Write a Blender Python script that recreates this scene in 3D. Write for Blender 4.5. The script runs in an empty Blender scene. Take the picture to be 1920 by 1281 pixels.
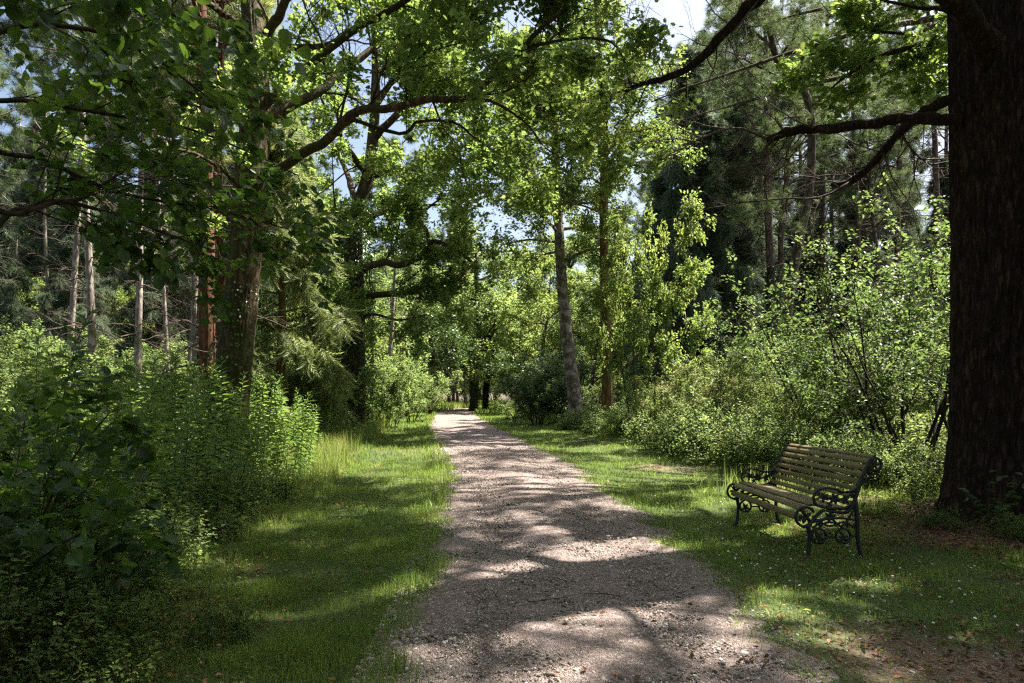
import bpy, math
import numpy as np
PI = math.pi
C = bpy.context.scene.collection
sc = bpy.context.scene

# ------------------------------------------------------------------ camera, sky, sun, exposure
F = 1280.0 / 1920.0            # focal length over picture width
HOR = 752.0                    # pixel row of the horizon
EYE = 1.3
cd = bpy.data.cameras.new('camera'); cam = bpy.data.objects.new('camera', cd); C.objects.link(cam)
cam.location = (0, 0, EYE); cam.rotation_euler = (PI/2, 0, 0)
cd.sensor_width = 36; cd.lens = 36*F; cd.shift_y = (HOR-640.5)/1920; cd.clip_end = 2000; cd.clip_start = .05
sc.camera = cam
SUN_EL = math.radians(57)
SUN_H = np.array([.87, .49]); SUN_H /= np.linalg.norm(SUN_H)
SD = np.array([SUN_H[0]*math.cos(SUN_EL), SUN_H[1]*math.cos(SUN_EL), math.sin(SUN_EL)])
w = bpy.data.worlds.new('World'); sc.world = w; w.use_nodes = True
nt = w.node_tree; bg = nt.nodes['Background']
sky = nt.nodes.new('ShaderNodeTexSky'); sky.sky_type = 'NISHITA'; sky.sun_disc = False
sky.sun_elevation = SUN_EL; sky.sun_rotation = math.atan2(SUN_H[0], SUN_H[1])
sky.air_density = 1.0; sky.dust_density = 4.0; sky.ozone_density = 0.7
nt.links.new(sky.outputs[0], bg.inputs[0]); bg.inputs[1].default_value = .064
sl = bpy.data.lights.new('sun', 'SUN'); sl.energy = 5.0; sl.angle = math.radians(.55); sl.color = (1, .94, .85)
so = bpy.data.objects.new('sun', sl); C.objects.link(so)
so.rotation_euler = (PI/2-SUN_EL, 0, math.atan2(SD[1], SD[0])+PI/2)
sc.view_settings.view_transform = 'Standard'; sc.view_settings.look = 'None'
sc.view_settings.exposure = 2.0; sc.view_settings.gamma = 1
sc.render.engine = 'CYCLES'
cy = sc.cycles
cy.max_bounces = 7; cy.diffuse_bounces = 4; cy.transmission_bounces = 5; cy.glossy_bounces = 2; cy.transparent_max_bounces = 4
cy.use_denoising = False; cy.pixel_filter_type = 'BLACKMAN_HARRIS'; cy.filter_width = 1.3; cy.use_adaptive_sampling = False
try: cy.denoiser = 'OPENIMAGEDENOISE'; cy.denoising_input_passes = 'RGB_ALBEDO_NORMAL'
except Exception: pass
cy.sample_clamp_indirect = 2.0; cy.caustics_reflective = False; cy.caustics_refractive = False

# ------------------------------------------------------------------ numeric helpers
def RNG(s): return np.random.default_rng(s)
def hash2(i, j, s):
    n = (i*374761393 + j*668265263 + s*982451653) & 0xffffffff
    n = ((n ^ (n >> 13))*1274126177) & 0xffffffff
    return ((n ^ (n >> 16)) & 0xffff)/65535.0
def vnoise(x, y, s=0):
    x = np.asarray(x, float); y = np.asarray(y, float)
    i = np.floor(x).astype(np.int64); j = np.floor(y).astype(np.int64)
    u = x-i; v = y-j; u = u*u*(3-2*u); v = v*v*(3-2*v)
    a = hash2(i, j, s); b = hash2(i+1, j, s); c = hash2(i, j+1, s); d = hash2(i+1, j+1, s)
    return (a*(1-u)+b*u)*(1-v)+(c*(1-u)+d*u)*v
def fbm(x, y, s=0, o=4):
    r = 0; a = .5; t = 0
    for k in range(o):
        r = r+a*vnoise(np.asarray(x)*2**k, np.asarray(y)*2**k, s+k*17); t += a; a *= .5
    return r/t
def sstep(a, b, x): t = np.clip((np.asarray(x, float)-a)/(b-a), 0, 1); return t*t*(3-2*t)
def nrm(v): return v/np.maximum(np.linalg.norm(v, axis=-1, keepdims=True), 1e-9)
_ys = np.linspace(-60, 460, 2081)
_zz = np.interp(_ys, [-60, 8.5, 14, 25, 50, 60, 75, 110, 200, 460], [0, 0, .17, .42, .70, .62, .95, 1.5, 3, 9])
_k = np.exp(-np.linspace(-2, 2, 25)**2); _k /= _k.sum()
_zz = np.convolve(np.pad(_zz, 12, mode='edge'), _k, 'valid')
PY = [-60, 3, 4.8, 6.7, 11.2, 14.3, 19, 25, 35, 45, 52, 60, 70, 90, 460]
PL = [-.64, -.62, -.66, -.76, -1.1, -1.5, -2.25, -3.07, -4.1, -4.8, -5.0, -4.4, -2.6, 2, 60]
PR = [1.43, 1.43, 1.55, 1.58, 1.3, .9, .15, -.68, -1.78, -2.5, -2.7, -2.1, -.3, 4.5, 63]
def path_l(y): return np.interp(y, PY, PL)
def path_r(y): return np.interp(y, PY, PR)
UY = [-60, 3, 4.8, 8, 11, 14, 22, 30, 50, 60, 90, 460]
def left_edge(y): return np.interp(y, UY, [-2.1, -2.1, -2.5, -2.95, -3.15, -3.9, -4.6, -5.6, -7.3, -6.8, -1, 56])
def right_edge(y): return np.interp(y, [-60, 4, 6, 7.5, 9, 13, 15, 22, 33, 50, 60, 90, 460], [9, 8, 6.6, 5.4, 4.9, 4.7, 4.0, 3.0, .7, -.7, -.6, 6, 66])
TREE = np.array([5.53, 7.45])       # foot of the big conifer
def H(x, y):
    x = np.asarray(x, float); y = np.asarray(y, float)
    z = np.interp(y, _ys, _zz)
    l = path_l(y); r = path_r(y); c = (l+r)/2; hw = (r-l)/2
    d = np.abs(x-c)/hw
    z = z+.035*np.clip(1-d*d, -1, 1)*(d < 1.4)
    z = z-.035*.96*(d >= 1.4)
    z = z+.22*sstep(1.5, 5, x-r)*sstep(8, 14, y)+.16*sstep(3, 7, l-x)
    z = z+(fbm(x*.8, y*.8, 3, 3)-.5)*.09*sstep(.9, 1.6, d)+(fbm(x*.12, y*.12, 9, 2)-.5)*.5*sstep(6, 20, np.abs(x-c))
    dt = np.hypot(x-TREE[0], y-TREE[1]); z = z+.13*np.exp(-(dt/1.5)**2)
    return z
def P(px, py, Y): return np.array([(px-960)/1280*Y, Y, EYE-(py-HOR)/1280*Y])
def G(px, Y): x = (px-960)/1280*Y; return np.array([x, Y, float(H(x, Y))])

# ------------------------------------------------------------------ mesh helpers
def mesh(name, V, faces, smooth=False):
    V = np.ascontiguousarray(V, np.float32).reshape(-1, 3)
    idx = []; tot = []
    for f in faces:
        f = np.asarray(f, np.int32)
        if f.size == 0: continue
        idx.append(f.ravel()); tot.append(np.full(len(f), f.shape[1], np.int32))
    idx = np.concatenate(idx); tot = np.concatenate(tot)
    st = np.zeros(len(tot), np.int32); st[1:] = np.cumsum(tot)[:-1]
    m = bpy.data.meshes.new(name)
    m.vertices.add(len(V)); m.vertices.foreach_set('co', V.ravel())
    m.loops.add(len(idx)); m.loops.foreach_set('vertex_index', idx)
    m.polygons.add(len(tot)); m.polygons.foreach_set('loop_start', st); m.polygons.foreach_set('loop_total', tot)
    if smooth: m.polygons.foreach_set('use_smooth', np.ones(len(tot), bool))
    m.update(calc_edges=True); m.validate()
    return m
def link(name, m, mat=None, parent=None):
    o = bpy.data.objects.new(name, m); C.objects.link(o)
    if mat is not None: m.materials.append(mat)
    if parent is not None: o.parent = parent
    return o
def tag(o, label=None, cat=None, group=None, kind=None):
    for k, v in (('label', label), ('category', cat), ('group', group), ('kind', kind)):
        if v: o[k] = v
    return o
def root(name, loc, label, cat, group=None, rz=0, s=1):
    o = bpy.data.objects.new(name, None); C.objects.link(o); o.location = tuple(loc)
    o.rotation_euler = (0, 0, rz); o.scale = (s,)*3; o.empty_display_size = .1
    return tag(o, label, cat, group)
def dup(r, loc, rz, s, label, group=None, sz=None):
    n = r.copy(); C.objects.link(n); n.location = tuple(loc); n.rotation_euler = (0, 0, rz); n.scale = (s, s, sz or s)
    n['label'] = label
    if group: n['group'] = group
    elif 'group' in n: del n['group']
    for ch in list(r.children):
        c = ch.copy(); C.objects.link(c); c.parent = n
        for g in ch.children:
            d = g.copy(); C.objects.link(d); d.parent = c
    return n
class Tubes:
    def __init__(s): s.V = []; s.F = []; s.T = []; s.n = 0
    def add(s, pts, rad, k=6, cap=True, flat=1.0):
        pts = np.asarray(pts, float); N = len(pts); rad = np.broadcast_to(np.asarray(rad, float), (N,))
        t = nrm(np.gradient(pts, axis=0)); m = nrm(t.mean(0)[None])[0]
        ref = np.array([1., 0, 0]) if abs(m[0]) < .8 else np.array([0, 1., 0])
        if abs(m[2]) < .7 and abs(m[0]) >= .8: ref = np.array([0, 0, 1.])
        a = nrm(np.cross(t, ref)); b = np.cross(t, a)
        th = np.arange(k)*2*PI/k
        R = pts[:, None]+rad[:, None, None]*(a[:, None]*np.cos(th)[None, :, None]+flat*b[:, None]*np.sin(th)[None, :, None])
        s.V.append(R.reshape(-1, 3))
        i = np.arange(N-1)[:, None]*k; j = np.arange(k)[None]; j2 = (j+1) % k
        s.F.append(s.n+np.stack([i+j, i+j2, i+k+j2, i+k+j], -1).reshape(-1, 4))
        if cap:
            s.V.append(pts[-1:]+t[-1:]*rad[-1]*.5); c = s.n+N*k; e = s.n+(N-1)*k
            s.T.append(np.stack([e+j[0], e+j2[0], np.full(k, c)], -1))
            s.V.append(pts[:1]); c += 1; s.T.append(np.stack([s.n+j2[0], s.n+j[0], np.full(k, c)], -1)); s.n += 2
        s.n += N*k
    def mesh(s, name, smooth=True):
        return mesh(name, np.concatenate(s.V), [np.concatenate(s.F)]+([np.concatenate(s.T)] if s.T else []), smooth)
def boxm(V, Fq, c, sx, sy, sz, n0, rot=None):
    q = np.array([[x, y, z] for z in (-1, 1) for y in (-1, 1) for x in (-1, 1)], float)*[sx/2, sy/2, sz/2]
    if rot is not None: q = q@rot.T
    V.append(q+c); f = np.array([[0, 2, 3, 1], [4, 5, 7, 6], [0, 1, 5, 4], [2, 6, 7, 3], [0, 4, 6, 2], [1, 3, 7, 5]]); Fq.append(f+n0)
    return n0+8

# leaf templates: x width, y length, z normal
def ngon_leaf(half, fold=.12, droop=-.12):
    half = np.array(half, float)                      # right half outline (x,y) from base to tip, first and last on the midrib
    n = len(half); L = half[1:-1].copy(); L[:, 0] *= -1
    v = [(x, y, fold*abs(x)*2+droop*y*y) for x, y in half]+[(x, y, fold*abs(x)*2+droop*y*y) for x, y in L]
    f1 = list(range(n)); f2 = [0]+[n+k for k in range(n-2)]+[n-1]
    return np.array(v), [np.array([f1]), np.array([f2[::-1]])]
LEAF = ngon_leaf([(0, 0), (.3, .42), (0, 1)], .25, -.15)
OVAL = ngon_leaf([(0, 0), (.27, .25), (.28, .6), (0, 1)], .2, -.2)
OAK = ngon_leaf([(0, 0), (.12, .2), (.30, .3), (.17, .42), (.40, .55), (.22, .64), (.3, .84), (0, 1)], .15, -.12)
ROUND = ngon_leaf([(0, 0), (.22, .02), (.42, .22), (.46, .5), (.36, .74), (.14, .9), (0, 1.03)], .16, -.22)
LANCE = ngon_leaf([(0, 0), (.09, .22), (.11, .5), (.06, .8), (0, 1)], .25, -.45)
def scatter(T, pos, d, up, size, ws=None):
    v, fs = T; n = len(pos); k = len(v)
    y = nrm(d); x = nrm(np.cross(y, up)); z = np.cross(x, y)
    size = np.broadcast_to(np.asarray(size, float), (n,)); W = size if ws is None else size*ws
    V = pos[:, None]+W[:, None, None]*v[None, :, :1]*x[:, None]+size[:, None, None]*(v[None, :, 1:2]*y[:, None]+v[None, :, 2:]*z[:, None])
    off = (np.arange(n)*k)[:, None, None]
    return V.reshape(-1, 3), [(f[None]+off).reshape(-1, f.shape[1]) for f in fs]
def leaf_mesh(name, *sc_): 
    Vs = []; Fs = []; n = 0
    for V, fs in sc_:
        Vs.append(V); Fs += [f+n for f in fs]; n += len(V)
    return mesh(name, np.concatenate(Vs), Fs)
# a drooping conifer spray: a thin rachis with barbs
def spray_t(nb=5, w=.2, hang=.5):
    v = []; f = []
    for k in range(nb):
        t = (k+.3)/nb; z = -hang*t*t
        for sgn in (-1, 1):
            i = len(v); L = w*(1.15-t)
            v += [(0, t-.05, z), (0, t+.06, z-.04), (sgn*L, t+.26, z-.14-hang*.3)]; f.append((i, i+1, i+2))
    i = len(v); v += [(-.012, 0, 0), (.012, 0, 0), (0, 1.1, -hang*1.2)]; f.append((i, i+1, i+2))
    return np.array(v), [np.array(f)]
SPRAY = spray_t(5, .2, .5); SPRAYF = spray_t(4, .26, .12)
def tuft_t(n=9, seed=0):
    r = RNG(seed); v = []; f = []
    for k in range(n):
        d = nrm(r.normal(size=3)*[.7, .7, .5]+[0, .75, .1]); p = nrm(np.cross(d, r.normal(size=3)))*.022
        i = len(v); v += [tuple(-p), tuple(p), tuple(d)]; f.append((i, i+1, i+2))
    return np.array(v), [np.array(f)]
TUFT = tuft_t()

# ------------------------------------------------------------------ materials
def newmat(name):
    m = bpy.data.materials.new(name); m.use_nodes = True; n = m.node_tree
    b = n.nodes['Principled BSDF']; return m, n, b
def N_(n, t, **kw):
    x = n.nodes.new(t)
    for k, v in kw.items(): setattr(x, k, v)
    return x
def ramp(n, fac, stops):
    r = N_(n, 'ShaderNodeValToRGB'); e = r.color_ramp.elements
    while len(e) < len(stops): e.new(.5)
    for q, (p, c) in zip(e, stops): q.position = p; q.color = (*c, 1)
    n.links.new(fac, r.inputs[0]); return r.outputs[0]
def leaf_mat(name, col, trans, tf=.45, rough=.5, spec=.4, var=.5, alt=None):
    m, n, b = newmat(name); L = n.links.new
    geo = N_(n, 'ShaderNodeNewGeometry'); tc = N_(n, 'ShaderNodeTexCoord'); oi = N_(n, 'ShaderNodeObjectInfo')
    no = N_(n, 'ShaderNodeTexNoise'); no.inputs['Scale'].default_value = .9; no.inputs['Detail'].default_value = 2
    L(tc.outputs['Object'], no.inputs['Vector'])
    a = N_(n, 'ShaderNodeMath', operation='MULTIPLY_ADD'); L(geo.outputs['Random Per Island'], a.inputs[0]); a.inputs[1].default_value = .55
    L(no.outputs['Fac'], a.inputs[2])
    a2 = N_(n, 'ShaderNodeMath', operation='MULTIPLY_ADD'); L(oi.outputs['Random'], a2.inputs[0]); a2.inputs[1].default_value = .2; L(a.outputs[0], a2.inputs[2])
    mr = N_(n, 'ShaderNodeMapRange'); mr.inputs[1].default_value = .3; mr.inputs[2].default_value = 1.25; L(a2.outputs[0], mr.inputs[0])
    def sh(c, k, hue=0): return (c[0]*k*(1+hue), c[1]*k, c[2]*k)
    alt = alt or col
    L(ramp(n, mr.outputs[0], [(0, sh(col, 1-var*.7)), (.5, col), (1, sh(alt, 1+var, .25))]), b.inputs['Base Color'])
    b.inputs['Roughness'].default_value = rough; b.inputs['Specular IOR Level'].default_value = spec
    tr = N_(n, 'ShaderNodeBsdfTranslucent')
    L(ramp(n, mr.outputs[0], [(0, sh(trans, 1-var*.5)), (.5, trans), (1, sh(trans, 1+var*.6, .2))]), tr.inputs[0])
    mx = N_(n, 'ShaderNodeMixShader'); mx.inputs[0].default_value = tf
    L(b.outputs[0], mx.inputs[1]); L(tr.outputs[0], mx.inputs[2]); L(mx.outputs[0], n.nodes['Material Output'].inputs['Surface'])
    return m
def bark_mat(name, c1, c2, scale=6, stretch=.18, bump=.6, moss=None, moss_amt=.5, patch=None):
    m, n, b = newmat(name); L = n.links.new
    tc = N_(n, 'ShaderNodeTexCoord'); mp = N_(n, 'ShaderNodeMapping'); mp.inputs['Scale'].default_value = (1, 1, stretch)
    L(tc.outputs['Object'], mp.inputs[0])
    vo = N_(n, 'ShaderNodeTexVoronoi', feature='DISTANCE_TO_EDGE'); vo.inputs['Scale'].default_value = scale
    ns = N_(n, 'ShaderNodeTexNoise'); ns.inputs['Scale'].default_value = scale*1.7; ns.inputs['Detail'].default_value = 6; ns.inputs['Roughness'].default_value = .65
    L(mp.outputs[0], ns.inputs['Vector'])
    ad = N_(n, 'ShaderNodeVectorMath', operation='MULTIPLY_ADD'); L(ns.outputs['Color'], ad.inputs[0]); ad.inputs[1].default_value = (.12,)*3; L(mp.outputs[0], ad.inputs[2])
    L(ad.outputs[0], vo.inputs['Vector'])
    k = N_(n, 'ShaderNodeMath', operation='MULTIPLY', use_clamp=True); L(vo.outputs['Distance'], k.inputs[0]); k.inputs[1].default_value = 3.5
    h = N_(n, 'ShaderNodeMath', operation='MULTIPLY'); L(k.outputs[0], h.inputs[0]); L(ns.outputs['Fac'], h.inputs[1])
    col = ramp(n, h.outputs[0], [(.0, c1), (.55, c2), (1, tuple(min(1, q*1.5) for q in c2))])
    for cc, amt, scl in ((moss, moss_amt, 1.3), (patch, .42, 5.0)):
        if cc is None: continue
        n2 = N_(n, 'ShaderNodeTexNoise'); n2.inputs['Scale'].default_value = scl; n2.inputs['Detail'].default_value = 5; L(tc.outputs['Object'], n2.inputs['Vector'])
        mr = N_(n, 'ShaderNodeMapRange'); L(n2.outputs['Fac'], mr.inputs[0]); mr.inputs[1].default_value = .62-amt*.3; mr.inputs[2].default_value = .70-amt*.2
        mx = N_(n, 'ShaderNodeMix', data_type='RGBA'); L(mr.outputs[0], mx.inputs[0]); L(col, mx.inputs[6]); mx.inputs[7].default_value = (*cc, 1); col = mx.outputs[2]
    L(col, b.inputs['Base Color']); b.inputs['Roughness'].default_value = .85; b.inputs['Specular IOR Level'].default_value = .2
    bu = N_(n, 'ShaderNodeBump'); bu.inputs['Strength'].default_value = bump; bu.inputs['Distance'].default_value = .03; L(h.outputs[0], bu.inputs['Height']); L(bu.outputs[0], b.inputs['Normal'])
    return m
M = {}
M['leaf_oak'] = leaf_mat('oak leaf', (.07, .12, .032), (.33, .48, .10), .5)
M['leaf_far'] = leaf_mat('wood leaf', (.075, .125, .042), (.31, .44, .12), .48)
M['leaf_dark'] = leaf_mat('dark leaf', (.045, .085, .03), (.13, .22, .045), .35, .38, .5)
M['leaf_bright'] = leaf_mat('bright leaf', (.08, .13, .036), (.30, .42, .09), .47, .5, .35)
M['leaf_beech'] = leaf_mat('bush leaf', (.05, .088, .03), (.19, .30, .07), .42, .5, .3, .6)
M['leaf_pale'] = leaf_mat('pale shrub leaf', (.12, .175, .055), (.30, .39, .11), .45, .5, .4, .5, (.2, .17, .09))
M['leaf_hazel'] = leaf_mat('hazel leaf', (.032, .066, .02), (.14, .27, .03), .4, .45, .4, .6)
M['leaf_herb'] = leaf_mat('herb leaf', (.06, .12, .034), (.24, .38, .07), .42, .35, .55)
M['ivy'] = leaf_mat('ivy leaf', (.025, .06, .014), (.06, .14, .02), .25, .3, .6)
M['fir_dark'] = leaf_mat('dark conifer needle', (.075, .115, .068), (.2, .28, .14), .4, .55, .35)
M['fir_light'] = leaf_mat('light conifer frond', (.12, .165, .06), (.33, .41, .12), .42, .5, .4)
M['pine'] = leaf_mat('pine needle', (.07, .105, .05), (.16, .24, .075), .35, .55, .3)
M['grass'] = leaf_mat('grass blade', (.085, .155, .036), (.29, .45, .075), .42, .45, .35, .75, (.13, .17, .04))
M['grass_tall'] = leaf_mat('tall grass blade', (.11, .175, .05), (.30, .42, .09), .45, .45, .35, .45, (.18, .18, .08))
M['litter'] = leaf_mat('dead leaf', (.16, .085, .045), (.15, .08, .03), .15, .7, .2, .6, (.26, .16, .09))
M['bark_oak'] = bark_mat('oak bark', (.035, .023, .014), (.15, .10, .06), 10, .25, .8, (.045, .05, .012), .6)
M['bark_big'] = bark_mat('old conifer bark', (.014, .008, .006), (.07, .040, .029), 17, .22, 1.)
M['bark_red'] = bark_mat('red conifer bark', (.07, .03, .015), (.22, .10, .055), 12, .1, .6)
M['bark_grey'] = bark_mat('grey bark', (.07, .055, .045), (.27, .22, .19), 9, .5, .6, (.12, .12, .06), .2, (.34, .30, .27))
M['bark_orange'] = bark_mat('orange bark', (.08, .045, .018), (.24, .14, .06), 7, .3, .4, (.1, .11, .03), .45)
M['bark_pine'] = bark_mat('pine bark', (.05, .035, .028), (.18, .13, .105), 8, .3, .6)
M['bark_pale'] = bark_mat('pale bark', (.16, .13, .11), (.4, .35, .3), 7, .4, .4, (.14, .15, .06), .2)
M['bark_dark'] = bark_mat('dark bark', (.02, .015, .01), (.07, .052, .036), 10, .3, .5, (.04, .05, .015), .35)
M['twig'] = bark_mat('dead twig', (.06, .045, .035), (.18, .14, .11), 20, .3, .3)

# ------------------------------------------------------------------ growth
def walk(r, p, d, L, n, wig=.25, up=0., grav=0.):
    d = nrm(np.asarray(d, float)); pts = [np.asarray(p, float)]; st = L/n
    for k in range(n):
        d = nrm(d+r.normal(size=3)*wig+np.array([0, 0, up-grav*(k/n)])); pts.append(pts[-1]+d*st)
    return np.array(pts)
def at(pts, t):
    n = len(pts)-1; x = min(max(t, 0), .9999)*n; i = int(x); return pts[i]+(pts[i+1]-pts[i])*(x-i), nrm((pts[i+1]-pts[i])[None])[0]
def side(r, t, ang, upb=0.):
    a = nrm(np.cross(t, r.normal(size=3))[None])[0]; a = nrm((a+np.array([0, 0, upb]))[None])[0]
    return nrm((t*math.cos(ang)+a*math.sin(ang))[None])[0]
def ramify(r, tb, pts, r0, spec, lvl, tips, minr=.004):
    """spec rows: (children, from, length, angle, upbias, wiggle, segments, gravity)"""
    if lvl >= len(spec): tips.append(pts); return
    n, t0, Lm, ang, upb, wig, seg, grav = spec[lvl]
    for k in range(n):
        t = t0+(1-t0)*((k+r.random())/n); p, d = at(pts, t)
        L = Lm*(.6+.8*r.random())*(1.15-.5*t); q = walk(r, p, side(r, d, ang*(.7+.6*r.random()), upb), L, seg, wig, 0, grav)
        rr = max(minr, r0*(1.1-.7*t)*.5); tb.add(q, np.linspace(rr, max(minr*.6, rr*.35), len(q)), 5 if rr > .02 else 3, False)
        ramify(r, tb, q, rr, spec, lvl+1, tips, minr)
def on_tips(r, tips, n, spread, t0=0.):
    T = np.array([t for t in tips]) if len({len(t) for t in tips}) == 1 else None
    i = r.integers(0, len(tips), n); u = t0+(1-t0)*np.sqrt(r.random(n))
    if T is not None:
        m = T.shape[1]-1; x = u*m*.9999; k = x.astype(int); a = T[i, k]; b = T[i, k+1]; p = a+(b-a)*(x-k)[:, None]; d = nrm(b-a)
    else:
        p = np.empty((n, 3)); d = np.empty((n, 3))
        for j in range(n): p[j], d[j] = at(tips[i[j]], u[j])
    return p+r.normal(size=(n, 3))*spread, d
def leaf_dirs(r, d, n, out=.6, flat=.35, upn=1.0, jit=.55):
    dd = nrm(d*out+r.normal(size=(n, 3))*[1, 1, flat]); up = nrm(np.array([0, 0, upn])+r.normal(size=(n, 3))*jit); return dd, up
def cyl_pts(base, pts): return np.asarray(pts)-base

def broadleaf(seed, Ht, r0, crown0, R, nleaf, size, T=LEAF, lean=.0, up=.25, nl=16, sub=(7, 6)):
    r = RNG(seed); tr = Tubes(); br = Tubes(); tips = []
    tp = walk(r, (0, 0, -.3), (lean, 0, 1), Ht*.8+.3, 9, .07, .12)
    rad = r0*np.linspace(1, .25, len(tp)); rad[0] *= 1.35; tr.add(tp, rad, 12)
    for k in range(nl):
        t = crown0+(.98-crown0)*(k+r.random()*.8)/nl; p, d = at(tp, t); a = k*2.4+r.random()
        L = R*(1.05-.55*((t-crown0)/(1-crown0))**2)*(.75+.4*r.random())
        q = walk(r, p, (math.cos(a), math.sin(a), up+.5*(t-crown0)), L, 6, .18, .03)
        rr = r0*.42*(1.1-.6*t); br.add(q, np.linspace(rr, rr*.25, 7), 6, False)
        ramify(r, br, q, rr, [(sub[0], .2, L*.42, .9, .1, .25, 4, 0), (sub[1], .15, L*.2, .9, .05, .3, 3, .05)], 0, tips)
    p, d = on_tips(r, tips, nleaf, size*.8); dd, uu = leaf_dirs(r, d, nleaf)
    return tr, br, scatter(T, p, dd, uu, size*(.6+.7*r.random(nleaf)))
def weeping(seed, Ht, r0, R, nsp, size=.4, low=.08, T=SPRAY):
    r = RNG(seed); tr = Tubes(); br = Tubes(); tips = []
    tp = walk(r, (0, 0, -.3), (0, 0, 1), Ht+.3, 10, .02, .1); tr.add(tp, r0*np.linspace(1.1, .08, len(tp)), 9)
    nb = int(Ht*7)
    for k in range(nb):
        t = low+(1-low)*k/nb; p, d = at(tp, t); a = r.random()*2*PI
        L = R*(1-(t-low)/(1-low))**.75*(.6+.6*r.random())+.25
        q = walk(r, p, (math.cos(a), math.sin(a), .35), L, 6, .08, .02, .38)
        br.add(q, np.linspace(.028, .006, 7), 4, False); tips.append(q)
        for j in range(4):
            pp, d2 = at(q, .25+.75*r.random()); tips.append(walk(r, pp, side(r, d2, .8, 0), L*.4, 6, .1, 0, .5))
    p, d = on_tips(r, tips, nsp, .07); dd = nrm(d*.45+r.normal(size=(nsp, 3))*[.5, .5, .2]+[0, 0, -.75])
    return tr, br, scatter(T, p, dd, r.normal(size=(nsp, 3))+d, size*(.6+.7*r.random(nsp)))
def pine(seed, Ht, r0, bare, R, ntuft, size=.22, bend=.04, dead=30):
    r = RNG(seed); tr = Tubes(); br = Tubes(); dt = Tubes(); tips = []
    tp = walk(r, (0, 0, -.3), (0, 0, 1), Ht+.3, 12, bend, .1); tr.add(tp, r0*np.linspace(1.05, .25, len(tp)), 10)
    for k in range(dead):
        t = .12+(bare+.1-.12)*r.random(); p, d = at(tp, t); a = r.random()*2*PI
        q = walk(r, p, (math.cos(a), math.sin(a), r.uniform(-.3, .25)), R*r.uniform(.3, .8), 5, .16, 0, .12)
        dt.add(q, np.linspace(.02, .005, 6), 4, False)
        ramify(r, dt, q, .014, [(5, .25, .7, .8, 0, .2, 3, .05)], 0, [])
    for k in range(22):
        t = bare+(1-bare)*(k+.5)/22; p, d = at(tp, t); a = k*2.4
        L = R*(1.0-.6*((t-bare)/(1-bare))**2)*(.7+.5*r.random())
        q = walk(r, p, (math.cos(a), math.sin(a), .3), L, 6, .16, .05); br.add(q, np.linspace(r0*.3, .012, 7), 5, False)
        ramify(r, br, q, r0*.18, [(6, .3, L*.35, .8, .25, .2, 3, 0), (4, .3, L*.16, .8, .2, .2, 3, 0)], 0, tips)
    p, d = on_tips(r, tips, ntuft, .05); dd = nrm(d+r.normal(size=(ntuft, 3))*.7+[0, 0, .35])
    return tr, br, dt, scatter(TUFT, p, dd, r.normal(size=(ntuft, 3)), size*(.6+.7*r.random(ntuft)))
def shrub(seed, Ht, R, nleaf, size, T=LEAF, stems=9, sr=.018, spread=.6, sub=(6, 5)):
    r = RNG(seed); st = Tubes(); tips = []
    for k in range(stems):
        a = k*2.4+r.random(); ph = spread*(.3+.9*r.random())
        q = walk(r, (.15*math.cos(a), .15*math.sin(a), -.1), (math.cos(a)*ph, math.sin(a)*ph, 1), Ht*(.65+.4*r.random()), 7, .12, .0, .08)
        st.add(q, np.linspace(sr, sr*.3, 8), 5, False)
        ramify(r, st, q, sr, [(sub[0], .18, R*.6, .8, .1, .2, 4, .05), (sub[1], .2, R*.3, .8, .05, .25, 3, .08)], 0, tips)
    p, d = on_tips(r, tips, nleaf, size*.7); p[:, 2] = np.maximum(p[:, 2], .03+.1*r.random(nleaf)); dd, uu = leaf_dirs(r, d, nleaf)
    return st, scatter(T, p, dd, uu, size*(.6+.7*r.random(nleaf)))
def put_tree(name, parts, loc, label, cat, bark, leaf, group=None, rz=0, s=1, crown='crown'):
    o = root(name, loc, label, cat, group, rz, s)
    link('trunk', parts[0].mesh('trunk'), bark, o)
    link('branches', parts[1].mesh('branches'), bark, o)
    if len(parts) == 4: link('dead_branches', parts[2].mesh('dead_branches'), M['twig'], o)
    link(crown, leaf_mesh(crown, parts[-1]), leaf, o)
    return o
def put_shrub(name, parts, loc, label, cat, leaf, stem=None, group=None, rz=0, s=1):
    o = root(name, loc, label, cat, group, rz, s)
    link('stems', parts[0].mesh('stems'), stem or M['bark_dark'], o); link('foliage', leaf_mesh('foliage', parts[1]), leaf, o)
    return o

# ------------------------------------------------------------------ ground and path
def axis(segs):
    out = []
    for a, b, s in segs: out.append(np.arange(a, b-1e-6, s))
    return np.concatenate(out+[[segs[-1][1]]])
gx = axis([(-400, -60, 20), (-60, -16, 2), (-16, -8, .4), (-8, 8, .1), (8, 16, .4), (16, 60, 2), (60, 400, 20)])
gy = axis([(-60, -4, 4), (-4, 2, .5), (2, 14, .09), (14, 30, .25), (30, 70, .8), (70, 120, 4), (120, 450, 20)])
X, Yg = np.meshgrid(gx, gy)
Z = H(X, Yg)
l = path_l(Yg); r_ = path_r(Yg); inside = (X > l+.12) & (X < r_-.12)
Z = Z-np.where(inside, .03, 0)
V = np.stack([X, Yg, Z], -1).reshape(-1, 3); nx = len(gx); ny = len(gy)
i = (np.arange(ny-1)[:, None]*nx+np.arange(nx-1)[None]).ravel()
gm = mesh('ground', V, [np.stack([i, i+1, i+nx+1, i+nx], -1)], True)
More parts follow.
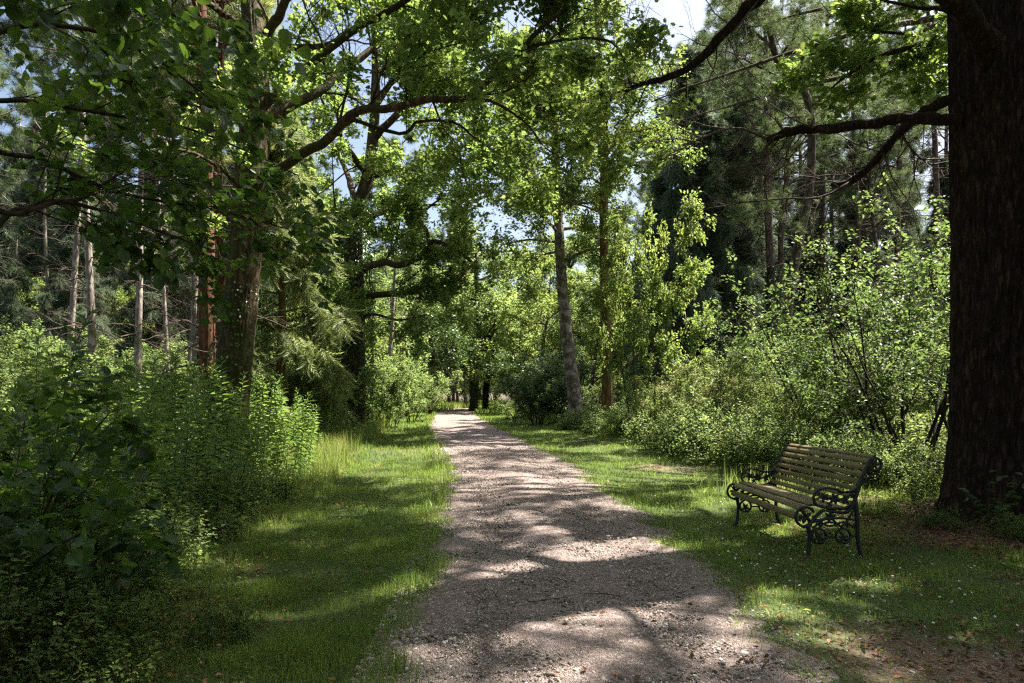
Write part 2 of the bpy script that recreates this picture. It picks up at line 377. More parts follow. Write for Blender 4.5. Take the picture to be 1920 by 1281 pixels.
def bare_mask(x, y):
    """1 where bare soil shows instead of grass"""
    b = 0
    def blob(cx, cy, sx, sy, a=1): return a*np.exp(-((x-cx)/sx)**2-((y-cy)/sy)**2)
    b = blob(4.9, 6.6, 1.35, 1.2, 1.6)+blob(3.6, 4.0, 1.5, .55, .75)+blob(2.6, 3.3, 1.2, .5, .8)+blob(4.2, 3.2, 2, .7, .7)+blob(1.9, 3.9, .4, .5, .6)
    b = b+blob(-2.6, 15.2, 1.0, 1.3, .85)+blob(-3.1, 9.2, .5, 1.8, .75)+blob(-3.2, 5.6, .6, 1.1, .85)+blob(2.9, 12.3, 1.1, 1.1, 1.05)+blob(2.0, 17.5, .9, 1.6, 1.0)+blob(5.2, 8.9, 1.3, 1.2, 1.3)+blob(3.0, 3.2, 1.6, .5, .5)+blob(3.4, 8.8, .7, .5, .7)+blob(-2.6, 3.6, .8, .5, .5)
    return np.clip(b*1.15-.62+(fbm(x*2.3, y*2.3, 31, 4)-.5)*1.5, 0, 1)
bm_ = bare_mask(V[:, 0], V[:, 1])
wood = np.maximum(sstep(-.1, .5, left_edge(V[:, 1])-V[:, 0]+(fbm(V[:, 0]*2, V[:, 1]*2, 5)-.5)), sstep(-.1, .5, V[:, 0]-right_edge(V[:, 1])+(fbm(V[:, 0]*2, V[:, 1]*2, 6)-.5)))
ca = gm.color_attributes.new('mask', 'FLOAT_COLOR', 'POINT')
ca.data.foreach_set('color', np.stack([bm_, wood, bm_*0, bm_*0+1], -1).astype(np.float32).ravel())
m, n, b = newmat('ground'); Lk = n.links.new
tc = N_(n, 'ShaderNodeTexCoord'); va = N_(n, 'ShaderNodeVertexColor', layer_name='mask'); sp = N_(n, 'ShaderNodeSeparateColor'); Lk(va.outputs[0], sp.inputs[0])
n1 = N_(n, 'ShaderNodeTexNoise'); n1.inputs['Scale'].default_value = 3; n1.inputs['Detail'].default_value = 8; Lk(tc.outputs['Object'], n1.inputs[0])
n2 = N_(n, 'ShaderNodeTexNoise'); n2.inputs['Scale'].default_value = 45; n2.inputs['Detail'].default_value = 6; Lk(tc.outputs['Object'], n2.inputs[0])
grassc = ramp(n, n2.outputs['Fac'], [(.3, (.02, .028, .008)), (.55, (.055, .085, .018)), (.75, (.09, .09, .035))])
soilc = ramp(n, n2.outputs['Fac'], [(.3, (.06, .035, .022)), (.5, (.15, .095, .065)), (.72, (.28, .2, .15))])
woodc = ramp(n, n2.outputs['Fac'], [(.3, (.02, .014, .008)), (.5, (.065, .045, .024)), (.75, (.13, .09, .05))])
x1 = N_(n, 'ShaderNodeMix', data_type='RGBA'); Lk(sp.outputs[0], x1.inputs[0]); Lk(grassc, x1.inputs[6]); Lk(soilc, x1.inputs[7])
x2 = N_(n, 'ShaderNodeMix', data_type='RGBA'); Lk(sp.outputs[1], x2.inputs[0]); Lk(x1.outputs[2], x2.inputs[6]); Lk(woodc, x2.inputs[7])
Lk(x2.outputs[2], b.inputs['Base Color']); b.inputs['Roughness'].default_value = .95
bu = N_(n, 'ShaderNodeBump'); bu.inputs['Strength'].default_value = .8; bu.inputs['Distance'].default_value = .02; Lk(n2.outputs['Fac'], bu.inputs['Height']); Lk(bu.outputs[0], b.inputs['Normal'])
go = link('ground', gm, m); tag(go, kind='structure', label='woodland floor of soil and short turf either side of the track')
# path strip with ragged edges
py_ = axis([(-6, 2, .5), (2, 14, .045), (14, 30, .15), (30, 75, .5), (75, 140, 4)]); nu = 61
u = np.linspace(0, 1, nu)[None]; Yp = np.repeat(py_[:, None], nu, 1)
eL = path_l(py_)+(fbm(py_*2.2, py_*0, 41)-.5)*.34+(fbm(py_*7, py_*0, 42)-.5)*.24
eR = path_r(py_)+(fbm(py_*1.8, py_*0+3, 43)-.5)*.55+(fbm(py_*7, py_*0+3, 44)-.5)*.34
Xp = eL[:, None]*(1-u)+eR[:, None]*u
edge = np.minimum(u, 1-u)*np.ones_like(Yp)
Zp = H(Xp, Yp)+.008-.05*(edge < .001)+(fbm(Xp*3, Yp*3, 51, 3)-.5)*.035*sstep(0, .08, edge)+(fbm(Xp*14, Yp*14, 53, 3)-.5)*.02*sstep(0, .05, edge)
rut = np.exp(-((u-.27)/.1)**2)+np.exp(-((u-.74)/.1)**2); Zp = Zp-.022*rut
V = np.stack([Xp, Yp, Zp], -1).reshape(-1, 3)
i = (np.arange(len(py_)-1)[:, None]*nu+np.arange(nu-1)[None]).ravel()
pm = mesh('path', V, [np.stack([i, i+1, i+nu+1, i+nu], -1)], True)
m, n, b = newmat('gravel path'); Lk = n.links.new
tc = N_(n, 'ShaderNodeTexCoord')
v1 = N_(n, 'ShaderNodeTexVoronoi'); v1.inputs['Scale'].default_value = 55; Lk(tc.outputs['Object'], v1.inputs['Vector'])
v2 = N_(n, 'ShaderNodeTexVoronoi'); v2.inputs['Scale'].default_value = 120; Lk(tc.outputs['Object'], v2.inputs['Vector'])
n1 = N_(n, 'ShaderNodeTexNoise'); n1.inputs['Scale'].default_value = 2.2; n1.inputs['Detail'].default_value = 9; n1.inputs['Roughness'].default_value = .65; Lk(tc.outputs['Object'], n1.inputs[0])
sc1 = N_(n, 'ShaderNodeSeparateColor'); Lk(v1.outputs['Color'], sc1.inputs[0])
stone = ramp(n, sc1.outputs[0], [(0, (.10, .075, .065)), (.3, (.21, .16, .143)), (.7, (.33, .262, .238)), (.93, (.46, .40, .355)), (1, (.64, .59, .54))])
fine = ramp(n, n1.outputs['Fac'], [(.32, (.14, .102, .088)), (.5, (.24, .182, .163)), (.7, (.35, .275, .252))])
x1 = N_(n, 'ShaderNodeMix', data_type='RGBA'); x1.inputs[0].default_value = .5; Lk(stone, x1.inputs[6]); Lk(fine, x1.inputs[7])
Lk(x1.outputs[2], b.inputs['Base Color']); b.inputs['Roughness'].default_value = .9; b.inputs['Specular IOR Level'].default_value = .25
ad = N_(n, 'ShaderNodeMath', operation='MULTIPLY_ADD'); Lk(v1.outputs['Distance'], ad.inputs[0]); ad.inputs[1].default_value = -1.; Lk(v2.outputs['Distance'], ad.inputs[2])
bu = N_(n, 'ShaderNodeBump'); bu.inputs['Strength'].default_value = .9; bu.inputs['Distance'].default_value = .012; Lk(ad.outputs[0], bu.inputs['Height']); Lk(bu.outputs[0], b.inputs['Normal'])
po = link('path', pm, m); tag(po, kind='structure', label='pale gravel track curving away into the wood')
# pebbles
def ico():
    t = (1+5**.5)/2
    v = nrm(np.array([(-1, t, 0), (1, t, 0), (-1, -t, 0), (1, -t, 0), (0, -1, t), (0, 1, t), (0, -1, -t), (0, 1, -t), (t, 0, -1), (t, 0, 1), (-t, 0, -1), (-t, 0, 1)], float))
    f = np.array([(0, 11, 5), (0, 5, 1), (0, 1, 7), (0, 7, 10), (0, 10, 11), (1, 5, 9), (5, 11, 4), (11, 10, 2), (10, 7, 6), (7, 1, 8), (3, 9, 4), (3, 4, 2), (3, 2, 6), (3, 6, 8), (3, 8, 9), (4, 9, 5), (2, 4, 11), (6, 2, 10), (8, 6, 7), (9, 8, 1)])
    return v, f
def pebbles(r, x, y, s, z0=0.):
    v, f = ico(); n = len(x)
    A = r.normal(size=(n, 3, 3)); Q, _ = np.linalg.qr(A)
    vv = v[None]*(1+.22*r.normal(size=(n, 12, 1)))*np.array([1, .8, .6])*(.8+.4*r.random((n, 1, 3)))
    vv = np.einsum('nkj,nij->nki', vv, Q); vv[..., 2] *= .7
    p = np.stack([x, y, H(x, y)+s*.12+z0], -1)
    return (p[:, None]+vv*s[:, None, None]).reshape(-1, 3), [(f[None]+(np.arange(n)*12)[:, None, None]).reshape(-1, 3)]
r = RNG(5); n_ = 90000
y = 2.9*np.exp(r.random(n_)*math.log(16/2.9)); uu = r.beta(.8, .95, n_)*1.1-.06
l = path_l(y); rr_ = path_r(y); x = l+(rr_-l)*uu
off = np.minimum(uu, 1-uu); band = np.exp(-((uu-.05)/.12)**2)+np.exp(-((uu-.52)/.12)**2)*.8+.35*np.exp(-((uu-.96)/.1)**2)+.3+.5*fbm(x*2, y*2, 77)
k = r.random(n_) < band*.75; x, y, uu = x[k], y[k], uu[k]
s = .0045*np.exp(r.normal(size=len(x))*.5)*(1+.18*(y/6))*(1+.5*(uu < .08)); s = np.minimum(s, .028)
x2_ = r.normal(3.0, 1.6, 3500); y2_ = r.normal(3.7, .8, 3500); kk = (y2_ > 2.8) & (x2_ > path_r(y2_)); x2_, y2_ = x2_[kk], y2_[kk]
x = np.concatenate([x, x2_]); y = np.concatenate([y, y2_]); s = np.concatenate([s, .006*np.exp(RNG(3).normal(size=len(x2_))*.45)])
Vp, Fp = pebbles(r, x, y, s)
m, n, b = newmat('pebble'); geo = N_(n, 'ShaderNodeNewGeometry')
n.links.new(ramp(n, geo.outputs['Random Per Island'], [(0, (.10, .075, .06)), (.3, (.22, .18, .145)), (.7, (.33, .28, .235)), (.93, (.5, .45, .4)), (1, (.74, .71, .67))]), b.inputs['Base Color']); b.inputs['Roughness'].default_value = .85
tag(link('gravel', mesh('gravel', Vp, Fp), m), 'loose pale brown stones lying over the track and its edges', 'gravel', kind='stuff')
M['pebble'] = m

# ------------------------------------------------------------------ grass
BLADE = (np.array([(-.5, 0, 0), (.5, 0, 0), (.36, .55, .0), (-.36, .55, .0), (0, 1, 0)], float), [np.array([[0, 1, 2, 3]]), np.array([[3, 2, 4]])])
def blades(r, x, y, h, wd, lean=.45):
    n = len(x); v = np.array([(-.5, 0), (.5, 0), (.38, .55), (-.38, .55), (0, 1)]); a = r.random(n)*2*PI; b2 = r.random(n)*2*PI
    sx = np.stack([np.cos(a), np.sin(a), 0*a], -1); ln = np.abs(r.normal(size=n))*lean
    ld = np.stack([np.cos(b2), np.sin(b2), 0*a], -1)*ln[:, None]
    base = np.stack([x, y, H(x, y)-.005], -1); out = []
    for vx, vy in v:
        cz = vy*(1-.3*np.minimum(ln, 1.2)*vy)
        out.append(base+sx*(vx*wd)[:, None]+ld*(h*vy**1.8)[:, None]+np.array([0, 0, 1.])*(h*cz)[:, None])
    V = np.stack(out, 1).reshape(-1, 3); o = (np.arange(n)*5)[:, None]
    return V, [np.array([0, 1, 2, 3])[None]+o, np.array([3, 2, 4])[None]+o]
r = RNG(11)
def lawn(x, y):
    pl = path_l(y)+(fbm(y*2.2, y*0, 41)-.5)*.34+np.abs(RNG(2).normal(size=y.shape))*.07; pr = path_r(y)+(fbm(y*1.8, y*0+3, 43)-.5)*.55-np.abs(RNG(3).normal(size=y.shape))*.10+(RNG(4).random(y.shape)-.5)*.12
    dl = pl-x; dr = x-pr
    lf = (dl > -.05) & (x > left_edge(y)-.6); rt = (dr > -.05) & (x < right_edge(y)+.4)
    return lf, rt, dl, dr
parts_ = []
for (ya, yb, dens, hm, wd) in [(2.6, 5, 5200, .040, .0036), (5, 8, 3600, .040, .0044), (8, 13, 1700, .045, .0062), (13, 22, 620, .05, .010), (22, 40, 190, .06, .019), (40, 75, 60, .1, .04)]:
    xa, xb = (-7.5 if ya > 20 else -5), (6.5 if ya < 13 else 5.5 if ya < 22 else 3.)
    if ya >= 40: xa, xb = -12, 5
    n_ = int(dens*(yb-ya)*(xb-xa)); x = r.uniform(xa, xb, n_); y = r.uniform(ya, yb, n_)
    lf, rt, dl, dr = lawn(x, y); bare = bare_mask(x, y); cl = fbm(x*1.7, y*1.7, 61, 3)
    k = (lf | rt) & (r.random(n_) > bare*1.05) & (r.random(n_) < .5+.9*cl) & (np.hypot(x-TREE[0], y-TREE[1]) > 1.3)
    k &= ~((x > 1.2) & (y < 5.2) & (r.random(n_) < .45))
    if ya >= 40: k = (r.random(n_) < .8) & (((x < path_l(y)) | (x > path_r(y))) | (y > 56))
    x, y, dl, lf, cl = x[k], y[k], dl[k], lf[k], cl[k]
    tall = np.exp(-(dl/.28)**2)*lf*.9+sstep(.5, .68, fbm(x*2.6, y*2.6, 63, 3))*lf*.8+sstep(.55, .7, fbm(x*4, y*4, 64, 3))*.6
    h = hm*(.45+.9*r.random(len(x)))*(1+1.2*tall)*(.6+.9*cl)
    if ya >= 40: h = h*2
    parts_.append(blades(r, x, y, h, wd*(.7+.6*r.random(len(x)))))
tag(link('grass', leaf_mesh('grass', *parts_), M['grass']), 'short green grass of the verges on both sides of the track', 'grass', kind='stuff')
# rough grass at the foot of the tall plants
parts_ = []
for (ya, yb, xa, xb, n_, h0, wd) in [(3, 9, -.6, .5, 9000, .14, .004), (9, 16, -.9, .4, 9000, .26, .007), (12, 22, -1.4, .5, 16000, .42, .010), (22, 45, -3.5, .6, 16000, .5, .02), (45, 80, -8, 3.0, 14000, .5, .04)]:
    y = r.uniform(ya, yb, n_); x = left_edge(y)+r.uniform(xa, xb, n_); k = r.random(n_) < fbm(x*2, y*2, 8)*1.5-.1; x, y = x[k], y[k]
    parts_.append(blades(r, x, y, h0*(.5+.9*r.random(len(x))), wd*(.7+.6*r.random(len(x))), .35))
for (ya, yb, xa, xb, n_, h0, wd) in [(8, 13, -.4, .9, 7000, .14, .006), (13, 24, -.5, 1.2, 9000, .22, .011), (24, 50, -.6, 2.5, 12000, .35, .02), (6.8, 8.3, -1.2, .6, 5000, .13, .005)]:
    y = r.uniform(ya, yb, n_); x = right_edge(y)+r.uniform(xa, xb, n_); k = (r.random(n_) < fbm(x*2, y*2, 8)*1.5-.1) & (np.hypot(x-TREE[0], y-TREE[1]) > 1.2); x, y = x[k], y[k]
    parts_.append(blades(r, x, y, h0*(.5+.9*r.random(len(x))), wd*(.7+.6*r.random(len(x))), .4))
n_ = 260; x = r.normal(3.25, .34, n_); y = r.normal(9.1, .3, n_)
parts_.append(blades(r, x, y, r.uniform(.2, .52, n_), r.uniform(.007, .011, n_), .35))
tag(link('tall_grass', leaf_mesh('tall_grass', *parts_), M['grass_tall']), 'taller pale grass along the foot of the plants beside the verges', 'grass', kind='stuff')
# dead leaves
n_ = 26000; q = r.random(n_); x = np.empty(n_); y = np.empty(n_)
a = q < .45; x[a] = r.normal(4.9, 1.1, a.sum()); y[a] = r.normal(6.6, 1.1, a.sum())
a = (q >= .45) & (q < .7); y[a] = r.uniform(3, 16, a.sum()); x[a] = left_edge(y[a])+r.normal(.0, .5, a.sum())
a = (q >= .7) & (q < .85); x[a] = r.normal(3.8, 1.3, a.sum()); y[a] = r.normal(3.9, .7, a.sum())
a = q >= .85; x[a] = r.uniform(-5, 6, a.sum()); y[a] = r.uniform(3, 14, a.sum())
k = (np.hypot(x-TREE[0], y-TREE[1]) > .7) & ((x < path_l(y)) | (x > path_r(y)) | (RNG(8).random(len(x)) < .3)) & ((fbm(x*1.8, y*1.8, 73, 3) > .44) | (np.hypot(x-TREE[0]+.3, y-TREE[1]+.5) < 1.8)); x, y = x[k], y[k]; n_ = len(x)
pp = np.stack([x, y, H(x, y)+.006+.02*r.random(n_)], -1)
LV = scatter(LEAF, pp, nrm(r.normal(size=(n_, 3))*[1, 1, .25]), nrm(r.normal(size=(n_, 3))*.4+[0, 0, 1]), .02+.03*r.random(n_))
tag(link('leaf_litter', leaf_mesh('leaf_litter', LV), M['litter']), 'reddish brown dead leaves and needles lying on the bare soil', 'leaf litter', kind='stuff')
# low broad weeds in the turf (clover, plantain) and ground cover inside the wood
def cover(n_, ya, yb, side_, hmin, hmax, depth, size, T=LEAF, bias=1.):
    y = ya*np.exp(r.random(n_)*math.log(yb/ya)); t = r.random(n_)**bias
    x = left_edge(y)-t*depth*(1+y/12)+.3 if side_ < 0 else right_edge(y)+t*depth*(1+y/12)-.2
    hh = fbm(x*1.2, y*1.2, 90+side_, 3); z = H(x, y)+r.random(n_)*(hmin+(hmax-hmin)*np.clip((hh-.35)*3, 0, 1))*sstep(-.05, .35, t)
    k = np.hypot(x-TREE[0], y-TREE[1]) > 1.05; x, y, z = x[k], y[k], z[k]; m_ = len(x)
    return scatter(T, np.stack([x, y, z+.02], -1), nrm(r.normal(size=(m_, 3))*[1, 1, .3]), nrm(r.normal(size=(m_, 3))*.55+[0, 0, 1]), size*(1+y/14)*(.5+.8*r.random(m_)))
n_ = 20000; x = r.uniform(-4.5, 5, n_); y = r.uniform(2.9, 11, n_); lf, rt, dl, dr = lawn(x, y); k = (lf | rt) & (fbm(x*2.5, y*2.5, 71, 3) > .49); x, y = x[k], y[k]; n_ = len(x)
W1 = scatter(OVAL, np.stack([x, y, H(x, y)+.02+.03*r.random(n_)], -1), nrm(r.normal(size=(n_, 3))*[1, 1, .25]), nrm(r.normal(size=(n_, 3))*.3+[0, 0, 1]), .014+.03*r.random(n_)**2)
tag(link('ground_cover', leaf_mesh('ground_cover', W1, cover(36000, 4.5, 45, -1, .15, .55, 4.0, .05), cover(34000, 7.5, 40, 1, .12, .6, 4.5, .05)), M['leaf_bright']),
    'low leafy weeds and brambles covering the floor beside the verges', 'undergrowth', kind='stuff')

# ------------------------------------------------------------------ bench
def wood_mat(name, c1, c2):
    m, n, b = newmat(name); L = n.links.new; tc = N_(n, 'ShaderNodeTexCoord'); mp = N_(n, 'ShaderNodeMapping'); mp.inputs['Scale'].default_value = (30, 1.5, 30)
    L(tc.outputs['Object'], mp.inputs[0]); no = N_(n, 'ShaderNodeTexNoise'); no.inputs['Scale'].default_value = 2.5; no.inputs['Detail'].default_value = 7; L(mp.outputs[0], no.inputs[0])
    geo = N_(n, 'ShaderNodeNewGeometry'); a = N_(n, 'ShaderNodeMath', operation='MULTIPLY_ADD'); L(geo.outputs['Random Per Island'], a.inputs[0]); a.inputs[1].default_value = .2; L(no.outputs['Fac'], a.inputs[2])
    L(ramp(n, a.outputs[0], [(.35, c1), (.8, c2)]), b.inputs['Base Color']); b.inputs['Roughness'].default_value = .55; b.inputs['Specular IOR Level'].default_value = .45
    bu = N_(n, 'ShaderNodeBump'); bu.inputs['Strength'].default_value = .35; bu.inputs['Distance'].default_value = .004; L(no.outputs['Fac'], bu.inputs['Height']); L(bu.outputs[0], b.inputs['Normal']); return m
M['slat'] = wood_mat('weathered slat', (.09, .062, .026), (.25, .185, .085))
m, n, b = newmat('black painted iron'); b.inputs['Base Color'].default_value = (.010, .011, .013, 1); b.inputs['Roughness'].default_value = .5
no = N_(n, 'ShaderNodeTexNoise'); no.inputs['Scale'].default_value = 60; bu = N_(n, 'ShaderNodeBump'); bu.inputs['Strength'].default_value = .25; bu.inputs['Distance'].default_value = .003
n.links.new(no.outputs['Fac'], bu.inputs['Height']); n.links.new(bu.outputs[0], b.inputs['Normal']); M['iron'] = m
bc = np.array([2.72, 6.60]); bz = float(H(*bc))
bench = root('park_bench', (bc[0], bc[1], bz), 'park bench of weathered wooden slats on black scrolled iron ends beside the track', 'bench', rz=math.radians(2.0))
LEN = 1.62
def slats(path, wid, th, gap_list, L):
    """boards lying along y, centred on 2D profile points with angle"""
    V = []; Fq = []; n0 = 0
    for (ux, uz, ang) in path:
        c, s = math.cos(ang), math.sin(ang); R = np.array([[c, 0, -s], [0, 1, 0], [s, 0, c]])
        # bevelled board: octagonal section
        h, t = wid/2, th/2; e = .006
        sec = np.array([(-h+e, -t), (h-e, -t), (h, -t+e), (h, t-e), (h-e, t), (-h+e, t), (-h, t-e), (-h, -t+e)])
        ring = [np.stack([sec[:, 0], np.full(8, yy), sec[:, 1]], -1) for yy in np.linspace(-L/2, L/2, 5)]
        q = np.concatenate(ring)@R.T+[ux, 0, uz]; V.append(q)
        for k in range(4):
            for j in range(8): Fq.append((n0+k*8+j, n0+k*8+(j+1) % 8, n0+k*8+8+(j+1) % 8, n0+k*8+8+j))
        for kk in (0, 32): Fq += [(n0+kk, n0+kk+1, n0+kk+2, n0+kk+3), (n0+kk, n0+kk+3, n0+kk+4, n0+kk+7), (n0+kk+4, n0+kk+5, n0+kk+6, n0+kk+7)]
        n0 += 40
    return np.concatenate(V), [np.array(Fq)]
# u: 0 = front, + = back (world +x); local x = u-.27
seatp = [(-.035, .345, PI/2-.12), (-.005, .428, .75), (.065, .455, .05), (.135, .448, -.08), (.205, .436, -.12), (.275, .425, -.12), (.345, .422, -.02)]
backp = [(.40, .468, 1.05), (.427, .528, 1.22), (.450, .590, 1.24), (.474, .652, 1.22), (.500, .712, 1.14), (.530, .770, 1.08), (.562, .824, 1.0), (.598, .862, .35)]
o = link('seat', mesh('seat', *slats([(a-.27, b_, c_) for a, b_, c_ in seatp], .058, .022, 0, LEN)), M['slat'], bench)
o = link('backrest', mesh('backrest', *slats([(a-.27, b_, c_) for a, b_, c_ in backp], .043, .020, 0, LEN)), M['slat'], bench)
tb = Tubes(); sp_ = np.array([(a-.27+.014, 0, b_-.004) for a, b_, c_ in backp[:-1]]); tb.add(sp_, .009, 6); link('strap', tb.mesh('strap'), M['iron'], o)
tb = Tubes(); tb.add(np.array([(a-.27, 0, b_-.018) for a, b_, c_ in seatp[1:]]), .009, 6); link('strap', tb.mesh('strap'), M['iron'], bench.children[0])
def spl(pts, n=24):
    p = np.array(pts, float); t = np.linspace(0, len(p)-1, n); out = []
    for q in t:
        i = min(int(q), len(p)-2); f = q-i; p0 = p[max(i-1, 0)]; p1 = p[i]; p2 = p[i+1]; p3 = p[min(i+2, len(p)-1)]
        out.append(.5*((2*p1)+(-p0+p2)*f+(2*p0-5*p1+4*p2-p3)*f*f+(-p0+3*p1-3*p2+p3)*f**3))
    return np.array(out)
def prof(tb, pts, rad, yy, n=24, k=6): q = spl(pts, n); rr = np.interp(np.linspace(0, 1, n), np.linspace(0, 1, len(np.atleast_1d(rad))), np.atleast_1d(rad)); tb.add(np.stack([q[:, 0]-.27, np.full(n, yy), q[:, 1]], -1), rr, k)
def ring(tb, cx, cz, R0, rad, yy, a0=0, a1=2*PI, n=22): a = np.linspace(a0, a1, n); tb.add(np.stack([cx-.27+R0*np.cos(a), np.full(n, yy), cz+R0*np.sin(a)], -1), rad, 6)
def blob(tb, cx, cz, R0, yy, lobes=5, ph=0):      # cast flower or leaf
    for j in range(lobes):
        a = ph+j*2*PI/lobes; prof(tb, [(cx, cz), (cx+R0*.55*math.cos(a), cz+R0*.55*math.sin(a)), (cx+R0*math.cos(a), cz+R0*math.sin(a))], [.008, R0*.30, .005], yy, 6)
for yy in (-LEN/2-.012, LEN/2+.012):
    fr = link('end_frame', None, None, bench) if False else None
    t0 = Tubes()
    prof(t0, [(-.02, .27), (.04, .3), (.1, .37), (.16, .41), (.28, .395), (.36, .40), (.42, .48), (.47, .64), (.53, .78), (.585, .84)], [.016, .014, .014, .016, .014], yy, 40)     # seat rail and back post
    prof(t0, [(.03, .30), (.15, .335), (.3, .345), (.43, .33)], .012, yy); prof(t0, [(.06, .26), (.2, .35), (.32, .28), (.44, .46)], .010, yy); prof(t0, [(.44, .25), (.33, .31), (.2, .28), (.06, .36)], .010, yy)
    blob(t0, .21, .355, .05, yy, 6, .3); blob(t0, .12, .30, .03, yy, 4); blob(t0, .35, .30, .034, yy, 5)
    for cx in (.115, .325): ring(t0, cx, .195, .062, .011, yy); blob(t0, cx, .18, .042, yy, 5, cx*9); prof(t0, [(cx-.04, .24), (cx, .20), (cx+.03, .16)], .007, yy, 8)
    prof(t0, [(.055, .2), (.035, .19)], .009, yy, 4); prof(t0, [(.177, .19), (.263, .19)], .009, yy, 4); prof(t0, [(.387, .19), (.46, .2)], .009, yy, 4)
    prof(t0, [(.115, .257), (.16, .30), (.21, .31), (.27, .30), (.325, .257)], .010, yy, 14)
    ring(t0, .44, .275, .022, .007, yy)
    ef = link('end_frame', t0.mesh('end_frame'), M['iron'], bench)
    t1 = Tubes(); ring(t1, .0, .357, .083, .013, yy, .5, 2*PI-.9, 26); blob(t1, .0, .357, .06, yy, 5, .6); prof(t1, [(.03, .29), (.02, .34), (-.02, .385), (-.04, .41)], .008, yy, 8)
    link('front_scroll', t1.mesh('front_scroll'), M['iron'], ef)
    t1 = Tubes(); prof(t1, [(.445, .60), (.40, .575), (.33, .565), (.25, .592), (.17, .60), (.10, .575), (.07, .52), (.09, .465), (.15, .44), (.24, .425), (.34, .43), (.41, .48), (.44, .56)], .012, yy, 44)
    for cx, cz, rr0, nn in ((.16, .52, .045, 5), (.25, .51, .05, 6), (.34, .50, .042, 5), (.205, .465, .028, 4), (.30, .56, .02, 4), (.115, .555, .02, 4), (.40, .54, .028, 4)): blob(t1, cx, cz, rr0, yy, nn, cx*20)
    prof(t1, [(.08, .5), (.16, .53), (.25, .49), (.34, .52), (.43, .57)], .008, yy, 20); link('armrest', t1.mesh('armrest'), M['iron'], ef)
    t1 = Tubes(); ring(t1, .60, .80, .055, .012, yy); blob(t1, .60, .80, .04, yy, 5); prof(t1, [(.42, .56), (.49, .64), (.56, .70), (.63, .745), (.655, .79)], .010, yy, 16); link('back_scroll', t1.mesh('back_scroll'), M['iron'], ef)
    t1 = Tubes(); prof(t1, [(.02, .29), (.035, .2), (.03, .1), (.02, .03), (-.005, -.015)], [.022, .016, .015, .018, .028], yy, 18); link('leg', t1.mesh('leg'), M['iron'], ef)
    t1 = Tubes(); prof(t1, [(.43, .50), (.445, .35), (.45, .2), (.465, .08), (.50, -.015)], [.018, .02, .017, .017, .026], yy, 18); link('leg', t1.mesh('leg'), M['iron'], ef)

# ------------------------------------------------------------------ old conifer on the right
def wavy_trunk(tp, rad, k, flare=.35, fl_h=.55, groove=.02, nr=9, seed=0, rings=160):
    tt = np.linspace(0, 1, rings)**1.35; n = len(tp)-1
    pts = np.array([at(tp, t)[0] for t in tt]); R0 = np.interp(tt, np.linspace(0, 1, len(rad)), rad)
    th = np.arange(k)*2*PI/k; z = pts[:, 2][:, None]
    rr = R0[:, None]*(1+flare*np.exp(-np.maximum(z, -.2)/fl_h)*(.75+.55*np.cos(th[None]*3+seed)*np.cos(th[None]*2+1.3)))
    T = th[None]*R0[:, None]*0+th[None]*10; b = fbm(T*1.2+fbm(T*.4, z*1.5, seed+2, 2)*3, z*1.1+0*T, seed+1, 4)
    b2 = fbm(T*3.2+fbm(T*.5, z*3, seed+4, 2)*3, z*3.0, seed+3, 3)
    rr = rr+groove*(np.abs(b-.5)*-4+.5)+groove*.7*(b2-.5)*2
    # seam at th=0 is hidden behind the trunk: blend
    wgt = np.minimum(th, 2*PI-th)[None]; rr = rr*np.clip(wgt/.3, 0, 1)+(1-np.clip(wgt/.3, 0, 1))*R0[:, None]*(1+flare*np.exp(-np.maximum(z, -.2)/fl_h))
    V = np.stack([pts[:, 0][:, None]+rr*np.cos(th+.6), pts[:, 1][:, None]+rr*np.sin(th+.6), z+0*rr], -1).reshape(-1, 3)
    i = np.arange(rings-1)[:, None]*k; j = np.arange(k)[None]; j2 = (j+1) % k
    return V, np.stack([i+j, i+j2, i+k+j2, i+k+j], -1).reshape(-1, 4)
r = RNG(21)
tz = float(H(TREE[0], TREE[1])); B = np.array([TREE[0], TREE[1], tz])
big = root('old_conifer', B, 'huge dark ridged conifer trunk beside the bench with broken bare limbs', 'tree')
tp = np.array([(0, 0, -.35), (0, 0, 1.2), (-.02, 0, 3), (-.06, .02, 6), (-.06, .05, 10), (0, .1, 15), (.05, .1, 21)])
Vt, Ft = wavy_trunk(tp, [.64, .62, .60, .585, .50, .36, .1], 300, .36, .42, .03, seed=4, rings=420)
link('trunk', mesh('trunk', Vt, [Ft], True), M['bark_big'], big)
lb = Tubes(); tw = Tubes()
def limb(pts, r0, r1, k=9, n=26, tb=None, knob=.12, seed=0):
    q = spl(pts, n); rr = np.linspace(r0, r1, n)*(1+knob*np.sin(np.arange(n)*1.9+seed)*np.cos(np.arange(n)*.7)); q = q+RNG(int(seed*7)+1).normal(size=q.shape)*r0*.10
    (tb or lb).add(q, rr, k); return q
def rel(pts): return [np.array(p)-B for p in pts]
L1 = limb(rel([P(1800, 225, 7.45), P(1760, 224, 7.5), P(1700, 223, 7.7), P(1640, 230, 7.9), P(1560, 241, 8.2), P(1490, 245, 8.5), P(1440, 262, 8.7)]), .068, .05, seed=1)
L2 = limb(rel([P(1800, 178, 7.7), P(1768, 192, 7.9), P(1720, 218, 8.3), P(1680, 255, 8.8), P(1640, 303, 9.2), P(1600, 338, 9.6), P(1560, 346, 9.9)]), .068, .045, seed=2)
L3 = limb(rel([P(1860, 110, 6.9), P(1835, 60, 6.7), P(1780, 0, 6.5), P(1700, -110, 6.3), P(1600, -200, 6.2)]), .13, .07, seed=3)
